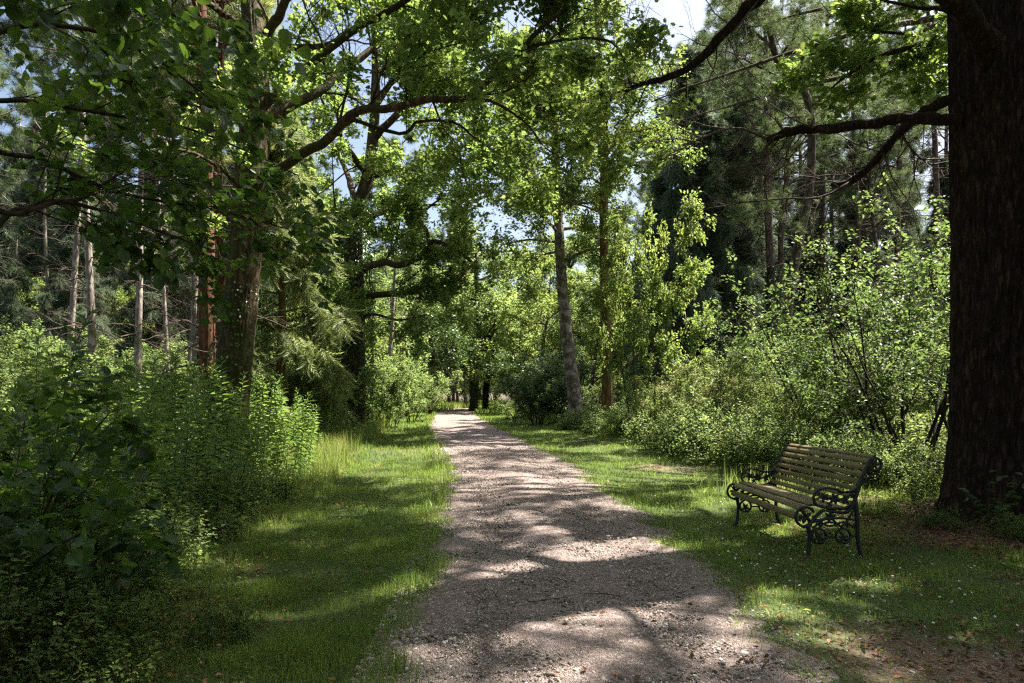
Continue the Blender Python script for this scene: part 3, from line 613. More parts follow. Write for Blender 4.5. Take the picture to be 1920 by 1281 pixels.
L4 = limb(rel([P(1850, -330, 7.3), P(1700, -220, 7.5), P(1560, -110, 7.8), P(1430, -10, 8.2), P(1370, 50, 8.5), P(1305, 118, 8.8), P(1240, 150, 9.1), P(1180, 165, 9.3), P(1120, 200, 9.5)]), .11, .018, seed=4, n=34)
# dead twigs on the bare limbs
def deadtwigs(q, n, t0, L, up=0, ang=1.0, grav=.05, rad=.011, sub=(6, 3)):
    for k in range(n):
        p, d = at(q, t0+(1-t0)*(k+r.random())/n); w_ = walk(r, p, side(r, d, ang*(.6+.6*r.random()), up), L*(.5+.8*r.random()), 7, .13, 0, grav)
        tw.add(w_, np.linspace(rad, .003, 8), 4, False); ramify(r, tw, w_, rad*.6, [(sub[0], .15, L*.4, .7, 0, .18, 4, .03), (sub[1], .2, L*.16, .7, 0, .2, 3, 0)], 0, [], .0022)
deadtwigs(L1, 16, .72, 1.0, -.1); deadtwigs(L1, 5, .3, .35); deadtwigs(L2, 14, .45, .9, -.1); deadtwigs(L4, 22, .35, 1.0, -.1); deadtwigs(L2, 5, .2, 1.2, -.4)
for pts in ([(1440, 262, 8.7), (1380, 240, 8.7), (1310, 262, 8.7), (1250, 300, 8.7)], [(1690, 250, 8.7), (1720, 292, 8.6), (1765, 320, 8.4)], [(1600, 338, 9.6), (1540, 370, 9.5), (1470, 372, 9.4), (1380, 380, 9.3), (1350, 365, 9.3)]):
    q = limb(rel([P(*a) for a in pts]), .02, .005, 5, 12, tw); deadtwigs(q, 10, .1, .6, -.1)
crown_tips = []; cb = lb
for k in range(46):                                       # living whorls high on the trunk
    t = .59+.40*(k+.5)/46; p, d = at(tp, t); a = k*2.4+r.random()*.5; L = 6.9*(1-((t-.59)/.41)**1.3*.75)*(.7+.5*r.random())
    q = walk(r, p, (math.cos(a), math.sin(a), .12), L, 8, .12, .0, .05); cb.add(q, np.linspace(.075*(1.3-t), .012, 9), 6, False)
    ramify(r, cb, q, .03, [(9, .2, 1.5, .9, 0, .15, 5, .08), (6, .2, .55, .8, 0, .15, 3, .05)], 0, crown_tips)
link('limbs', lb.mesh('limbs'), M['bark_big'], big); link('dead_twigs', tw.mesh('dead_twigs'), M['twig'], big)
nsp = 62000; p, d = on_tips(r, crown_tips, nsp, .06); dd = nrm(d+r.normal(size=(nsp, 3))*[.5, .5, .25])
CROWN_KEEP = fbm(p[:, 0]*.55+9, p[:, 1]*.55+p[:, 2]*.3, 301, 2) > .33
link('crown', leaf_mesh('crown', scatter(SPRAYF, p[CROWN_KEEP], dd[CROWN_KEEP], np.array([0, 0, 1.])+r.normal(size=(CROWN_KEEP.sum(), 3))*.4, .30*(.6+.7*r.random(CROWN_KEEP.sum())))), M['fir_dark'], big)

# ------------------------------------------------------------------ leaning oak on the left, arching over the track
r = RNG(33); B = G(425, 11.0)
oak = root('mature_oak', B, 'mature oak standing in the tall herbs left of the track, its limbs arching over', 'tree')
def rel(pts): return [np.array(p)-B for p in pts]
tpts = rel([G(418, 11)-[0, 0, .3], P(424, 820, 11), P(436, 700, 11), P(448, 600, 11), P(458, 500, 11), P(465, 400, 11), P(473, 300, 11), P(480, 210, 11), P(478, 110, 11), P(470, 0, 11.2), P(455, -160, 11.6), P(450, -420, 12)])
tq = spl(tpts, 40); Vt, Ft = wavy_trunk(tq, [.34, .31, .285, .265, .25, .245, .24, .235, .18, .15, .11, .05], 96, .3, .5, .016, seed=9, rings=200)
link('trunk', mesh('trunk', Vt, [Ft], True), M['bark_oak'], oak)
lb = Tubes(); tips = []
OL = [([(482, 215, 11), (505, 188, 10.9), (545, 148, 10.6), (600, 108, 10.2), (655, 62, 9.8), (720, 25, 9.4), (800, -30, 9), (880, -110, 8.6)], .10, .03),
      ([(484, 235, 11), (530, 205, 11.2), (600, 172, 11.5), (655, 122, 11.9), (715, 82, 12.3), (790, 45, 12.8), (860, 22, 13.3), (940, 5, 13.8), (1020, -30, 14.3)], .11, .025),
      ([(478, 335, 11), (520, 318, 10.8), (570, 286, 10.4), (615, 262, 10), (640, 232, 9.8), (675, 205, 9.6), (730, 204, 9.3), (795, 188, 9.1), (862, 188, 8.9), (895, 172, 8.8), (935, 130, 8.6), (972, 98, 8.4), (1010, 55, 8.2), (1045, 25, 8)], .10, .022),
      ([(980, 92, 8.4), (1030, 80, 8.3), (1100, 72, 8.2), (1150, 82, 8.1), (1172, 120, 8), (1182, 165, 8)], .028, .009),
      ([(625, 255, 9.9), (660, 226, 10.1), (705, 240, 10.3), (760, 250, 10.5), (785, 228, 10.6), (850, 230, 10.8), (895, 262, 11), (940, 292, 11.2), (985, 322, 11.4)], .045, .012),
      ([(482, 110, 11), (520, 92, 11.3), (560, 88, 11.6), (612, 84, 11.9), (650, 60, 12.3), (700, 20, 12.8), (740, -60, 13)], .075, .02),
      ([(700, 96, 12.2), (745, 122, 12.1), (800, 128, 12), (845, 158, 11.9), (880, 196, 11.8), (930, 215, 11.6)], .04, .01),
      ([(480, 120, 11), (505, 60, 10.8), (535, 0, 10.6), (570, -120, 10.2), (620, -300, 9.8)], .12, .04),
      ([(470, 380, 11), (430, 330, 10.6), (370, 290, 10), (300, 270, 9.4), (240, 200, 9)], .05, .012),
      ([(466, 60, 11), (410, 20, 10.6), (340, -20, 10), (250, -90, 9.4)], .08, .02),
      ([(530, -10, 10.6), (640, -70, 10), (760, -120, 9.2), (900, -150, 8.4), (1040, -130, 7.7)], .07, .02),
      ([(455, -160, 11.6), (560, -220, 12.4), (700, -240, 13.4), (860, -200, 14.5)], .08, .02),
      ([(690, -105, 9.8), (800, -60, 9.5), (900, -30, 9.5), (1010, -10, 9.6), (1110, 20, 9.8)], .05, .012),
      ([(860, 188, 8.9), (920, 190, 9.3), (985, 230, 9.8), (1020, 275, 10.2), (1060, 300, 10.5)], .03, .009)]
LIMBP = []
for j, (pl, a, b_) in enumerate(OL):
    q = limb(rel([P(*a_) for a_ in pl]), a*.82, b_, 8, 30, lb, .06, j); lo = j in (3, 4, 6, 13)
    nb = 13 if j in (1, 2) else 9
    ramify(r, lb, q, a*.5, [(nb, .22 if not lo else .1, 1.3, .9, .55 if j not in (0, 1) else .2, .22, 6, .0), (6, .2, .55, .8, .1, .25, 4, .03), (4, .25, .25, .8, 0, .3, 3, .05)], 0, tips); LIMBP.append(q[:25])
link('limbs', lb.mesh('limbs'), M['bark_oak'], oak)
n_ = 95000; p, d = on_tips(r, tips, n_, .07); kp = (fbm(p[:, 0]*.8+3, p[:, 2]*.8+p[:, 1]*.5, 401, 2) > .41)
for q in LIMBP: kp &= (np.linalg.norm(p[:, None]-q[None, ::2], axis=2).min(1) > .42)
p, d = p[kp], d[kp]; n_ = len(p); dd, uu = leaf_dirs(r, d, n_, .6, .4, 1, .6)
link('crown', leaf_mesh('crown', scatter(OAK, p, dd, uu, .082*(.6+.7*r.random(n_)))), M['leaf_oak'], oak)
# ivy creeping up the foot of the oak, and a moss patch
def ivy_on(r, axis_pts, rad, n, size, t1=1., t0=0., ivj=.3): 
    t = t0+(t1-t0)*r.random(n); a = r.random(n)*2*PI; m_ = len(axis_pts)-1; x = t*m_*.9999; k = x.astype(int); c = axis_pts[k]+(axis_pts[k+1]-axis_pts[k])*(x-k)[:, None]
    rr = np.interp(t, np.linspace(0, 1, len(rad)), rad)*(1.02+ivj*np.abs(r.normal(size=n))*fbm(a*1.5, t*12, 7, 2)); o = np.stack([np.cos(a), np.sin(a), 0*a], -1)
    p = c+o*rr[:, None]; return scatter(LEAF, p, nrm(r.normal(size=(n, 3))*.5+[0, 0, -.8]+o*.3), o+r.normal(size=(n, 3))*.45, size*(.6+.7*r.random(n)))
link('ivy', leaf_mesh('ivy', ivy_on(r, tq[:14], [.42, .34, .3], 1500, .05)), M['ivy'], oak)

# ------------------------------------------------------------------ hazel hanging in from the left
r = RNG(44); B = np.array([-3.6, 3.3, float(H(-3.6, 3.3))])
hz = root('hazel_tree', B, 'hazel reaching in from the left with big round leaves hanging close overhead', 'tree')
lb = Tubes(); tips = []
def rel(pts): return [np.array(p)-B for p in pts]
base = np.zeros(3)
HL = [[(-.1, -.1, 0), P(-60, 500, 3.3)-B, P(60, 388, 3.5)-B, P(150, 372, 3.7)-B, P(250, 312, 3.9)-B, P(340, 285, 4.2)-B],
      [(0, .1, 0), P(-120, 480, 3.1)-B, P(40, 402, 3.2)-B, P(130, 380, 3.3)-B, P(260, 420, 3.6)-B, P(400, 470, 3.9)-B],
      [(.1, 0, 0), P(-160, 200, 2.9)-B, P(0, 60, 2.9)-B, P(160, 55, 3.0)-B, P(290, 110, 3.3)-B, P(400, 190, 3.6)-B],
      [(.1, .1, 0), P(-200, 260, 3.2)-B, P(0, 190, 3.4)-B, P(200, 215, 3.8)-B, P(380, 250, 4.2)-B, P(560, 330, 4.8)-B],
      [(0, -.1, 0), P(-150, 380, 3.2)-B, P(30, 290, 3.4)-B, P(220, 360, 3.8)-B, P(430, 400, 4.3)-B, P(540, 430, 4.6)-B],
      [(0, 0, 0), P(-200, 120, 3.6)-B, P(0, -20, 3.8)-B, P(220, 0, 4.2)-B, P(420, 60, 4.8)-B],
      [(0, 0, 0), P(-250, 0, 2.6)-B, P(-100, -160, 2.4)-B, P(150, -150, 2.5)-B, P(350, -60, 2.9)-B]]
for j, pl in enumerate(HL):
    q = limb(pl, .019, .004, 7, 26, lb, .03, j)
    ramify(r, lb, q, .014, [(12, .38, .55, .75, 0, .12, 6, .05), (4, .2, .25, .7, 0, .12, 4, .08)], 0, tips, .0018)
link('branches', lb.mesh('branches'), M['bark_dark'], hz)
n_ = 3900; p, d = on_tips(r, tips, n_, .03); dd = nrm(d*.6+r.normal(size=(n_, 3))*[.7, .7, .2]+[0, 0, -.18])
link('crown', leaf_mesh('crown', scatter(ROUND, p, dd, nrm(r.normal(size=(n_, 3))*.42+[.0, -.25, 1]), .028+.045*r.random(n_))), M['leaf_hazel'], hz)
# the dark round-leaved bush at the lower left
r = RNG(46); st = Tubes(); tips = []
for k in range(16):
    a = k*2.4; q = walk(r, (.2*math.cos(a), .25*math.sin(a), -.1), (math.cos(a)*.55+.15, math.sin(a)*.6, 1), r.uniform(.9, 1.55), 7, .1, 0, .1); st.add(q, np.linspace(.012, .004, 8), 5, False)
    ramify(r, st, q, .008, [(7, .15, .55, .8, .1, .15, 5, .05), (4, .2, .25, .7, 0, .15, 3, .05)], 0, tips, .0018)
n_ = 3600; p, d = on_tips(r, tips, n_, .03); p[:, 2] = np.maximum(p[:, 2], .05); dd, uu = leaf_dirs(r, d, n_, .6, .3, 1, .45); dd[:, 2] -= .2
hb = root('hazel_bush', (-3.2, 3.8, float(H(-3.2, 3.8))), 'dark round-leaved bush filling the lower left corner below the overhanging hazel', 'bush')
link('stems', st.mesh('stems'), M['bark_dark'], hb); link('foliage', leaf_mesh('foliage', scatter(ROUND, p, dd, uu, .045+.05*r.random(n_))), M['leaf_hazel'], hb)

# ------------------------------------------------------------------ tall herbs
def herb(seed, Ht, nl, size, w=1.):
    r = RNG(seed); st = Tubes(); q = walk(r, (0, 0, -.03), (r.normal()*.08, r.normal()*.08, 1), Ht, 9, .05, .03); st.add(q, np.linspace(.006, .0025, 10), 5, False)
    t = np.linspace(.08, 1, nl)**.9; n = len(t); p = np.array([at(q, a)[0] for a in t]); az = np.arange(n)*2.4+r.random(n)*.6
    el = np.interp(t, [0, .8, 1], [-.1, .45, 1.6])+r.normal(size=n)*.15; d = np.stack([np.cos(az), np.sin(az), el], -1)
    s = size*np.interp(t, [0, .3, .8, 1], [.7, 1.1, 1., .45])*(.8+.4*r.random(n)); A = [scatter(LANCE, p, d, np.tile([0, 0, 1.], (n, 1))+d*[.0, .0, .0]+r.normal(size=(n, 3))*.15, s, w*1.15)]
    return st, A
HV = [herb(1, 1.55, 46, .15), herb(2, 1.75, 54, .14), herb(3, 1.35, 42, .15, 2.1), herb(4, 1.6, 60, .12), herb(5, 1.15, 34, .13, 2.6)]
HM = [(s_.mesh('stem'), leaf_mesh('leaves', *A)) for s_, A in HV]
for a, b_ in HM: a.materials.append(M['leaf_herb']); b_.materials.append(M['leaf_herb'])
def place_herb(k, x, y, s, rz, label, group):
    o = root('tall_herb', (x, y, float(H(x, y))), label, 'plant', group, rz, s); o.rotation_euler = (RNG(int(x*1e4)%9999+3).normal()*.13, RNG(int(y*1e4)%9999).normal()*.13, rz); link('stem', HM[k][0], None, o); link('leaves', HM[k][1], None, o)
r = RNG(55); cnt = 0; pts = []
while cnt < 300:
    y = 3.9*math.exp(r.random()**.8*math.log(20/3.9)); t = abs(r.normal())*.55; x = float(left_edge(y))-.12-t*(1.3+y*.10)
    if any((x-a)**2+(y-b_)**2 < (.10+.006*y)**2 for a, b_ in pts) or math.hypot(x+4.0, y-11) < .45: continue
    pts.append((x, y)); k = int(r.integers(0, 5)); sc_ = r.uniform(.75, 1.2)*(.6+.4*min(1, t*3+.1))*(1.02 if y > 6 else .78)
    place_herb(k, x, y, sc_, r.random()*6.3, 'leafy upright stem in the dense stand of tall herbs between track verge and oak', 'tall herbs left of the track'); cnt += 1
place_herb(1, *P(45, 0, 4.2)[:2], 1.12, 1., 'single dark spiky herb standing taller than the rest near the left edge', None)

# ------------------------------------------------------------------ trees either side, nearest first
def T(px, Y): return G(px, Y)
def pos(px, Y): g = G(px, Y); g[2] -= .05; return g
def custom(name, Y, px0, trunk, r0, r1, label, bark, limbs, leaf, nleaf, size, spec, tmpl=LEAF, extra=None, seed=0, keep=.0, ivy=None, trk=14, spread=None):
    """a tree grown on a trunk line and limb lines read off the ground at distance Y"""
    r = RNG(900+seed); B = pos(px0, Y); o = root(name, B, label, 'tree'); tr = Tubes()
    tq = spl([np.zeros(3)-[0, 0, .3]]+[P(a, b_, Y+(c[0] if c else 0))-B for a, b_, *c in trunk], 36)
    if r0 > .15:
        Vt, Ft = wavy_trunk(tq, np.linspace(r0, r1, 8), 56, .3, .35, .012*r0/.3, seed=seed+3, rings=110); link('trunk', mesh('trunk', Vt, [Ft], True), bark, o)
    else: tr.add(tq, np.linspace(r0, r1, 36), 8); link('trunk', tr.mesh('trunk'), bark, o)
    lb = Tubes(); tips = []
    for j, (pl, a, b_) in enumerate(limbs):
        q = limb([P(*c)-B for c in pl], a, b_, 7, 20, lb, .06, j+seed); ramify(r, lb, q, a*.5, spec, 0, tips)
    if extra:
        n, t0, t1, L, up = extra
        for k in range(n):
            t = t0+(t1-t0)*(k+r.random())/n; p, d = at(tq, t); a = k*2.4+r.random(); q = walk(r, p, (math.cos(a), math.sin(a), up), L*(.6+.6*r.random())*(1.1-.5*t), 6, .15, .03)
            rr = r0*.3; lb.add(q, np.linspace(rr, rr*.3, 7), 5, False); ramify(r, lb, q, rr*.6, spec, 0, tips)
    link('branches', lb.mesh('branches'), bark, o)
    p, d = on_tips(r, tips, nleaf, spread if spread is not None else size*.8)
    if keep: k = fbm(p[:, 0]*.7+seed, p[:, 2]*.7+p[:, 1]*.4, 501+seed, 2) > keep; p, d = p[k], d[k]
    dd, uu = leaf_dirs(r, d, len(p)); link('crown', leaf_mesh('crown', scatter(tmpl, p, dd, uu, size*(.6+.7*r.random(len(p))))), leaf, o)
    if ivy: link('ivy', leaf_mesh('ivy', ivy_on(r, tq[:int(36*ivy[0])], ivy[2], ivy[1], ivy[3])), M['ivy'], o)
    return o
S3 = [(6, .15, 1.8, .85, .1, .22, 5, .02), (5, .15, .8, .8, .05, .25, 4, .03), (4, .2, .35, .8, 0, .3, 3, .03)]
S2 = [(7, .15, 1.1, .85, .1, .22, 5, .02), (6, .15, .5, .8, .05, .25, 3, .03)]
# ivy-clad oak
custom('ivy_clad_oak', 21, 662, [(662, 680), (664, 600), (664, 520), (662, 440), (668, 400), (690, 330), (700, 250), (705, 120), (700, 0)], .40, .09,
       'spreading oak cloaked in dark ivy, its mossy limbs reaching right towards the track', M['bark_oak'],
       [([(668, 515, 21), (690, 500, 20.6), (720, 492, 20.2), (748, 498, 19.8), (785, 484, 19.4), (806, 462, 19), (815, 452, 18.8), (852, 468, 18.6), (880, 490, 18.4)], .13, .04),
        ([(806, 460, 19), (798, 430, 19), (782, 410, 19), (800, 392, 18.8), (830, 370, 18.5)], .07, .02),
        ([(668, 555, 21), (730, 552, 20.4), (790, 543, 20), (835, 530, 19.7), (866, 515, 19.4), (872, 492, 19.2)], .11, .05),
        ([(666, 430, 21), (700, 405, 21.2), (735, 392, 21.4), (790, 384, 21.6), (850, 386, 21.8)], .13, .03),
        ([(660, 420, 21), (630, 402, 20.6), (600, 388, 20.2), (560, 350, 19.8)], .14, .03), ([(655, 465, 21), (620, 440, 21.4), (580, 432, 21.8)], .10, .03),
        ([(690, 330, 21), (640, 260, 20), (600, 180, 19.5)], .12, .03), ([(700, 260, 21), (760, 200, 20), (830, 160, 19), (900, 150, 18.3)], .13, .03), ([(668, 380, 21), (640, 300, 23), (600, 240, 24)], .12, .03),
        ([(704, 200, 21), (780, 90, 21), (860, 20, 21)], .1, .03), ([(690, 330, 21), (760, 320, 20), (830, 300, 19), (900, 310, 18.5), (950, 340, 18.2)], .11, .03),
        ([(664, 600, 21), (700, 590, 20.5), (750, 600, 20), (800, 590, 19.6)], .05, .02), ([(664, 610, 21), (630, 590, 20.5), (600, 590, 20)], .05, .02)],
       M['leaf_oak'], 72000, .095, S3, OAK, seed=1, keep=.36, ivy=(.62, 9000, [.55, .5, .46, .42], .085))
# leaning grey trunk and orange trunk on the right verge
custom('leaning_grey_tree', 23, 1082, [(1077, 740), (1069, 680), (1060, 600), (1053, 520), (1049, 450), (1045, 360), (1042, 270), (1040, 180), (1038, 90)], .25, .09,
       'leaning grey-barked tree right of the track, left of the upright orange-brown trunk', M['bark_grey'],
       [([(1052, 490, 23), (1075, 480, 22.8), (1100, 470, 22.6), (1125, 466, 22.4)], .07, .02), ([(1049, 440, 23), (1010, 400, 22), (960, 385, 21)], .06, .02), ([(1046, 400, 23), (1100, 370, 22), (1150, 350, 21)], .06, .02),
        ([(1044, 330, 23), (980, 290, 22.4), (920, 270, 22)], .06, .02), ([(1042, 250, 23), (1010, 170, 23), (960, 130, 23)], .06, .02), ([(1050, 455, 23), (990, 450, 22), (940, 460, 21.3)], .05, .015), ([(1050, 470, 23), (1010, 480, 24), (970, 500, 25)], .05, .015)],
       M['leaf_bright'], 34000, .095, S2, OVAL, extra=(14, .58, .98, 2.4, .25), seed=2, keep=.34)
custom('upright_orange_tree', 21, 1138, [(1138, 700), (1135, 600), (1133, 500), (1132, 400), (1133, 300), (1133, 215), (1126, 140), (1120, 40), (1112, -80)], .175, .07,
       'straight orange-brown trunk standing upright right of the leaning grey tree', M['bark_orange'],
       [([(1133, 222, 21), (1112, 200, 20.8), (1085, 183, 20.6), (1055, 168, 20.4)], .08, .025), ([(1133, 300, 21), (1160, 260, 20.6), (1200, 230, 20.2)], .05, .02), ([(1132, 350, 21), (1110, 335, 20.5), (1085, 340, 20)], .04, .015),
        ([(1126, 150, 21), (1180, 120, 20), (1230, 110, 19.4)], .05, .02), ([(1133, 260, 21), (1180, 250, 20), (1240, 240, 19.3), (1262, 262, 19)], .05, .015), ([(1132, 400, 21), (1090, 385, 20.4), (1050, 375, 20)], .04, .015)],
       M['leaf_bright'], 28000, .09, S2, OAK, extra=(9, .55, .98, 1.7, .3), seed=3, keep=.36)
# curved pine in front of the conifer wood
custom('curved_pine', 17.5, 1478, [(1482, 800), (1476, 700), (1474, 620), (1482, 540), (1500, 440), (1516, 370), (1522, 280), (1520, 215), (1505, 165), (1470, 140), (1450, 90), (1438, 20), (1425, -60)], .15, .07,
       'thin crooked pine trunk bending left at the top, rising above the shrubs behind the bench', M['bark_pine'],
       [([(1518, 200, 17.5), (1560, 180, 17.2), (1600, 190, 17), (1640, 170, 16.8)], .05, .015), ([(1440, 30, 17.5), (1400, 0, 17), (1350, -30, 16.6)], .06, .02), ([(1500, 440, 17.5), (1470, 420, 17), (1445, 400, 16.6), (1420, 380, 16.4)], .03, .01)],
       M['pine'], 8000, .15, S2, TUFT, extra=(9, .72, .98, 2.0, .3), seed=4, spread=.03)
# red conifers behind the oak
wp = [weeping(101, 9, .14, 1.7, 11000, .36, .05, SPRAY), weeping(102, 16, .22, 2.2, 20000, .42, .12, SPRAY), weeping(103, 19, .26, 2.6, 15000, .45, .2, SPRAY)]
rp = pine(111, 17, .17, .45, 2.2, 9000, .26, .02, 50)
red = put_tree('red_barked_conifer', rp, pos(393, 13.2), 'straight red-barked conifer trunk directly left of the leaning oak trunk', 'tree', M['bark_red'], M['fir_light'])
red2 = dup(red, pos(411, 14.6), 2., .72, 'thinner reddish conifer trunk just visible between the oak and the red-barked conifer')
wl = put_tree('weeping_cypress', wp[0], pos(528, 15.5), 'weeping pale green cypress hanging beside the oak trunk, left of the ivy-clad oak', 'tree', M['bark_orange'], M['fir_light'], s=.9, crown='crown')
wd = put_tree('weeping_cypress', wp[1], pos(1312, 31), 'tall dark weeping cypress right of the track, leftmost of the dark conifer row', 'tree', M['bark_pine'], M['fir_dark'], s=1.12)
we = put_tree('weeping_cypress', wp[2], pos(1655, 38), 'tall dark cypress with a pointed top against the sky above the bushes behind the bench', 'tree', M['bark_pine'], M['fir_dark'], s=1.0)
GC = 'tall drooping conifers of the wood'; LC = 'one of the tall dark drooping conifers crowded behind the bright shrubs beyond the bench'
for k, (px, Y, s, v) in enumerate([(1385, 36, .95, 0), (1250, 38, .8, 0), (1560, 42, .98, 1), (1470, 46, 1.1, 1), (1735, 44, .6, 1), (1600, 34, .62, 0), (1800, 34, .8, 0), (1900, 40, .9, 1), (1700, 58, 1.1, 1), (1830, 60, 1.0, 0), (1980, 30, .9, 0), (2050, 45, 1., 1), (1265, 30, .85, 0), (1358, 34, 1.05, 0), (1500, 35, .8, 0), (560, 40, .8, 1), (470, 33, .8, 0), (395, 38, .9, 1), (290, 31, .75, 0), (215, 36, .85, 1), (140, 28, .65, 0), (70, 36, .85, 1), (-20, 30, .8, 0), (-110, 35, .9, 1), (330, 44, 1., 0), (20, 46, 1.0, 1), (180, 45, 1.0, 0), (1290, 27, .9, 0), (1345, 29.5, .95, 0), (1398, 31.5, .9, 0), (1640, 32, .8, 0)]):
    dup([wd, we][v], pos(px, Y), k*1.3, s, LC, GC)
wd['group'] = GC; we['group'] = GC
pn = [pine(121, 17, .2, .56, 2.6, 6500, .26, .035, 60), pine(122, 15, .16, .62, 2.2, 4500, .25, .05, 60), pine(123, 20, .18, .66, 2.4, 4500, .28, .015, 80)]
p1 = put_tree('scots_pine', pn[0], pos(1452, 25), 'bare-trunked pine with ivy at its foot, left of the crooked pine', 'tree', M['bark_pine'], M['pine'], s=.95)
link('ivy', leaf_mesh('ivy', ivy_on(RNG(4), walk(RNG(1), (0, 0, 0), (0, 0, 1), 6.0, 8, 0, 0), [.5, .42, .3, .22], 4200, .085)), M['ivy'], p1)
p2 = put_tree('scots_pine', pn[1], pos(1468, 27.5), 'slimmer pine stem forking up just right of the ivy-footed pine', 'tree', M['bark_pine'], M['pine'], s=1.0)
GP = 'bare pine trunks of the wood'; LP = 'bare straight pine trunk in the wood, beyond the bench or past the bend'
p3 = put_tree('scots_pine', pn[2], pos(1388, 29), LP, 'tree', M['bark_pine'], M['pine'], GP, s=.95)
for k, (px, Y, s, v) in enumerate([(1290, 34, .9, 2), (1330, 28, .85, 1), (1405, 33, .9, 2), (1545, 30, 1., 2), (1612, 29, .9, 2), (1636, 27, .8, 1), (1680, 31, .9, 2), (1690, 34, .9, 2), (1758, 24, .85, 2), (1765, 36, 1., 2), (842, 62, .9, 2), (858, 66, .9, 2), (872, 60, .8, 2), (850, 72, .9, 2), (1240, 42, 1., 1), (1580, 48, 1.1, 2), (1500, 38, 1., 0), (1850, 36, 1., 2)]):
    dup([p1, p2, p3][v] if v else p3, pos(px, Y), k*1.7+.4, s, LP, GP)
# pine added behind the huge trunk; its level limbs band the track with shade
r = RNG(141); o = root('shade_casting_pine', pos(1865, 13.8), 'added pine hidden behind the huge trunk, long high limbs shading the track in bands', 'tree')
tr = Tubes(); tq = walk(r, (0, 0, -.3), (0, 0, 1), 17, 12, .02, .1); tr.add(tq, .26*np.linspace(1, .25, 13), 12); link('trunk', tr.mesh('trunk'), M['bark_pine'], o); lb = Tubes(); tips = []
for k in range(20):
    p, d = at(tq, .52+.46*k/20); a = PI+(((k*7) % 20)/19-.5)*1.5; L = (7.2-3.2*k/20)*(.75+.4*r.random())
    q = walk(r, p, (math.cos(a), math.sin(a), .08), L, 9, .09, .01, .03); lb.add(q, np.linspace(.075, .012, 10), 6, False); ramify(r, lb, q, .03, [(8, .35, 1.4, .7, .05, .15, 5, .03), (5, .3, .5, .8, 0, .2, 3, .02)], 0, tips)
link('branches', lb.mesh('branches'), M['bark_pine'], o); n_ = 9000; p, d = on_tips(r, tips, n_, .05); kp = fbm(p[:, 0]*.6+p[:, 2], p[:, 1]*.9, 311, 2) > .42; p, d = p[kp], d[kp]; n_ = len(p)
link('crown', leaf_mesh('crown', scatter(TUFT, p, nrm(d+r.normal(size=(n_, 3))*.7+[0, 0, .3]), r.normal(size=(n_, 3)), .2*(.6+.7*r.random(n_)))), M['pine'], o)
# thin trunks on the left
GL = 'thin trunks in the sunlit wood left of the track'; LL = 'thin bare conifer trunk standing in the bright wood behind the hazel leaves'
pl_ = pine(131, 16, .115, .58, 2.0, 5500, .28, .02, 60)
q0 = put_tree('pale_conifer', pl_, pos(256, 21), 'thickest pale bare trunk in the sunlit wood on the left, with dead side twigs', 'tree', M['bark_pale'], M['pine'])
for k, (px, Y, s, sz, lab) in enumerate([(348, 23, .85, 1.1, 'pale whitish trunk leaning slightly, right of the thickest pale trunk on the left'), (318, 24, .7, 1.1, 'narrow whitish trunk between the thickest pale trunk and the leaning whitish one'),
                                         (125, 18, .75, 1., None), (178, 17, .9, 1., None), (366, 19, .6, .9, None), (300, 33, .8, 1.2, None), (95, 30, .8, 1.2, None), (-40, 24, 1., 1., None), (-150, 30, 1., 1., None), (150, 36, 1.1, 1.1, None), (330, 38, 1.1, 1.1, None), (10, 40, 1.1, 1.1, None), (580, 34, .9, 1, None), (545, 40, 1., 1, None), (724, 31, 1., .8, 'reddish bare trunk standing in the leaves just right of the ivy-clad oak')]):
    o = dup(q0, pos(px, Y), k*2.1+1, s, lab or LL, None if lab else GL, sz)
    if lab and k < 2: o.rotation_euler = (0, .06 if k == 0 else -.02, k)

# ------------------------------------------------------------------ shrubs right of the track
sv = [shrub(201, 2.7, 1.5, 9000, .07, LEAF), shrub(202, 2.2, 1.4, 8000, .06, OVAL, 11), shrub(203, 3.4, 1.7, 11000, .085, OVAL, 8, .022, .45), shrub(204, 1.1, 1.0, 4200, .06, LEAF, 12, .01, .9), shrub(205, .7, .8, 2600, .055, OVAL, 12, .007, 1.2)]
def sapling(seed, Ht, nst, nleaf, size, Tm, spread=.22, sr=.035):
    r = RNG(seed); st = Tubes(); tips = []
    for k in range(nst):
        a = k*2.4; q = walk(r, (.3*math.cos(a), .3*math.sin(a), -.1), (math.cos(a)*spread*(1+r.random()), math.sin(a)*spread*(1+r.random()), 1), Ht*(.7+.35*r.random()), 9, .08, .02)
        st.add(q, np.linspace(sr, .006, 10), 6, False); ramify(r, st, q, sr*.5, [(11, .3, 1.25, 1.1, .0, .12, 6, .03), (6, .2, .5, .8, 0, .18, 4, .03)], 0, tips)
    p, d = on_tips(r, tips, nleaf, size*.6); dd = nrm(d+r.normal(size=(nleaf, 3))*[.7, .7, .25]); return st, scatter(Tm, p, dd, r.normal(size=(nleaf, 3))*.35+[0, 0, 1], size*(.6+.6*r.random(nleaf)))
sa = [sapling(211, 4.8, 6, 5200, .085, OVAL), sapling(212, 3.8, 7, 5000, .065, LEAF, .35), sapling(213, 5.6, 3, 9500, .11, OVAL, .12)]
s0 = put_shrub('multi_stemmed_bush', sa[0], pos(1690, 11.6), 'tall leafy bush with several dark bare stems fanning out, between bench and huge trunk', 'bush', M['leaf_beech'])
s1 = dup(s0, pos(1565, 13.6), 2.1, .92, 'bright leafy bush topping out just left of the fan-stemmed bush behind the bench')
s2 = put_shrub('multi_stemmed_bush', sa[1], pos(1745, 10.6), 'small-leaved dark bush pressed against the left side of the huge trunk', 'bush', M['leaf_beech'])
s3 = put_shrub('young_sweet_chestnut', sa[2], pos(1240, 18.5), 'slender young tree with pale layered leaves left of the dark conifer row', 'tree', M['leaf_bright'], s=1.15); s3.scale = (.65, .65, 1.05)
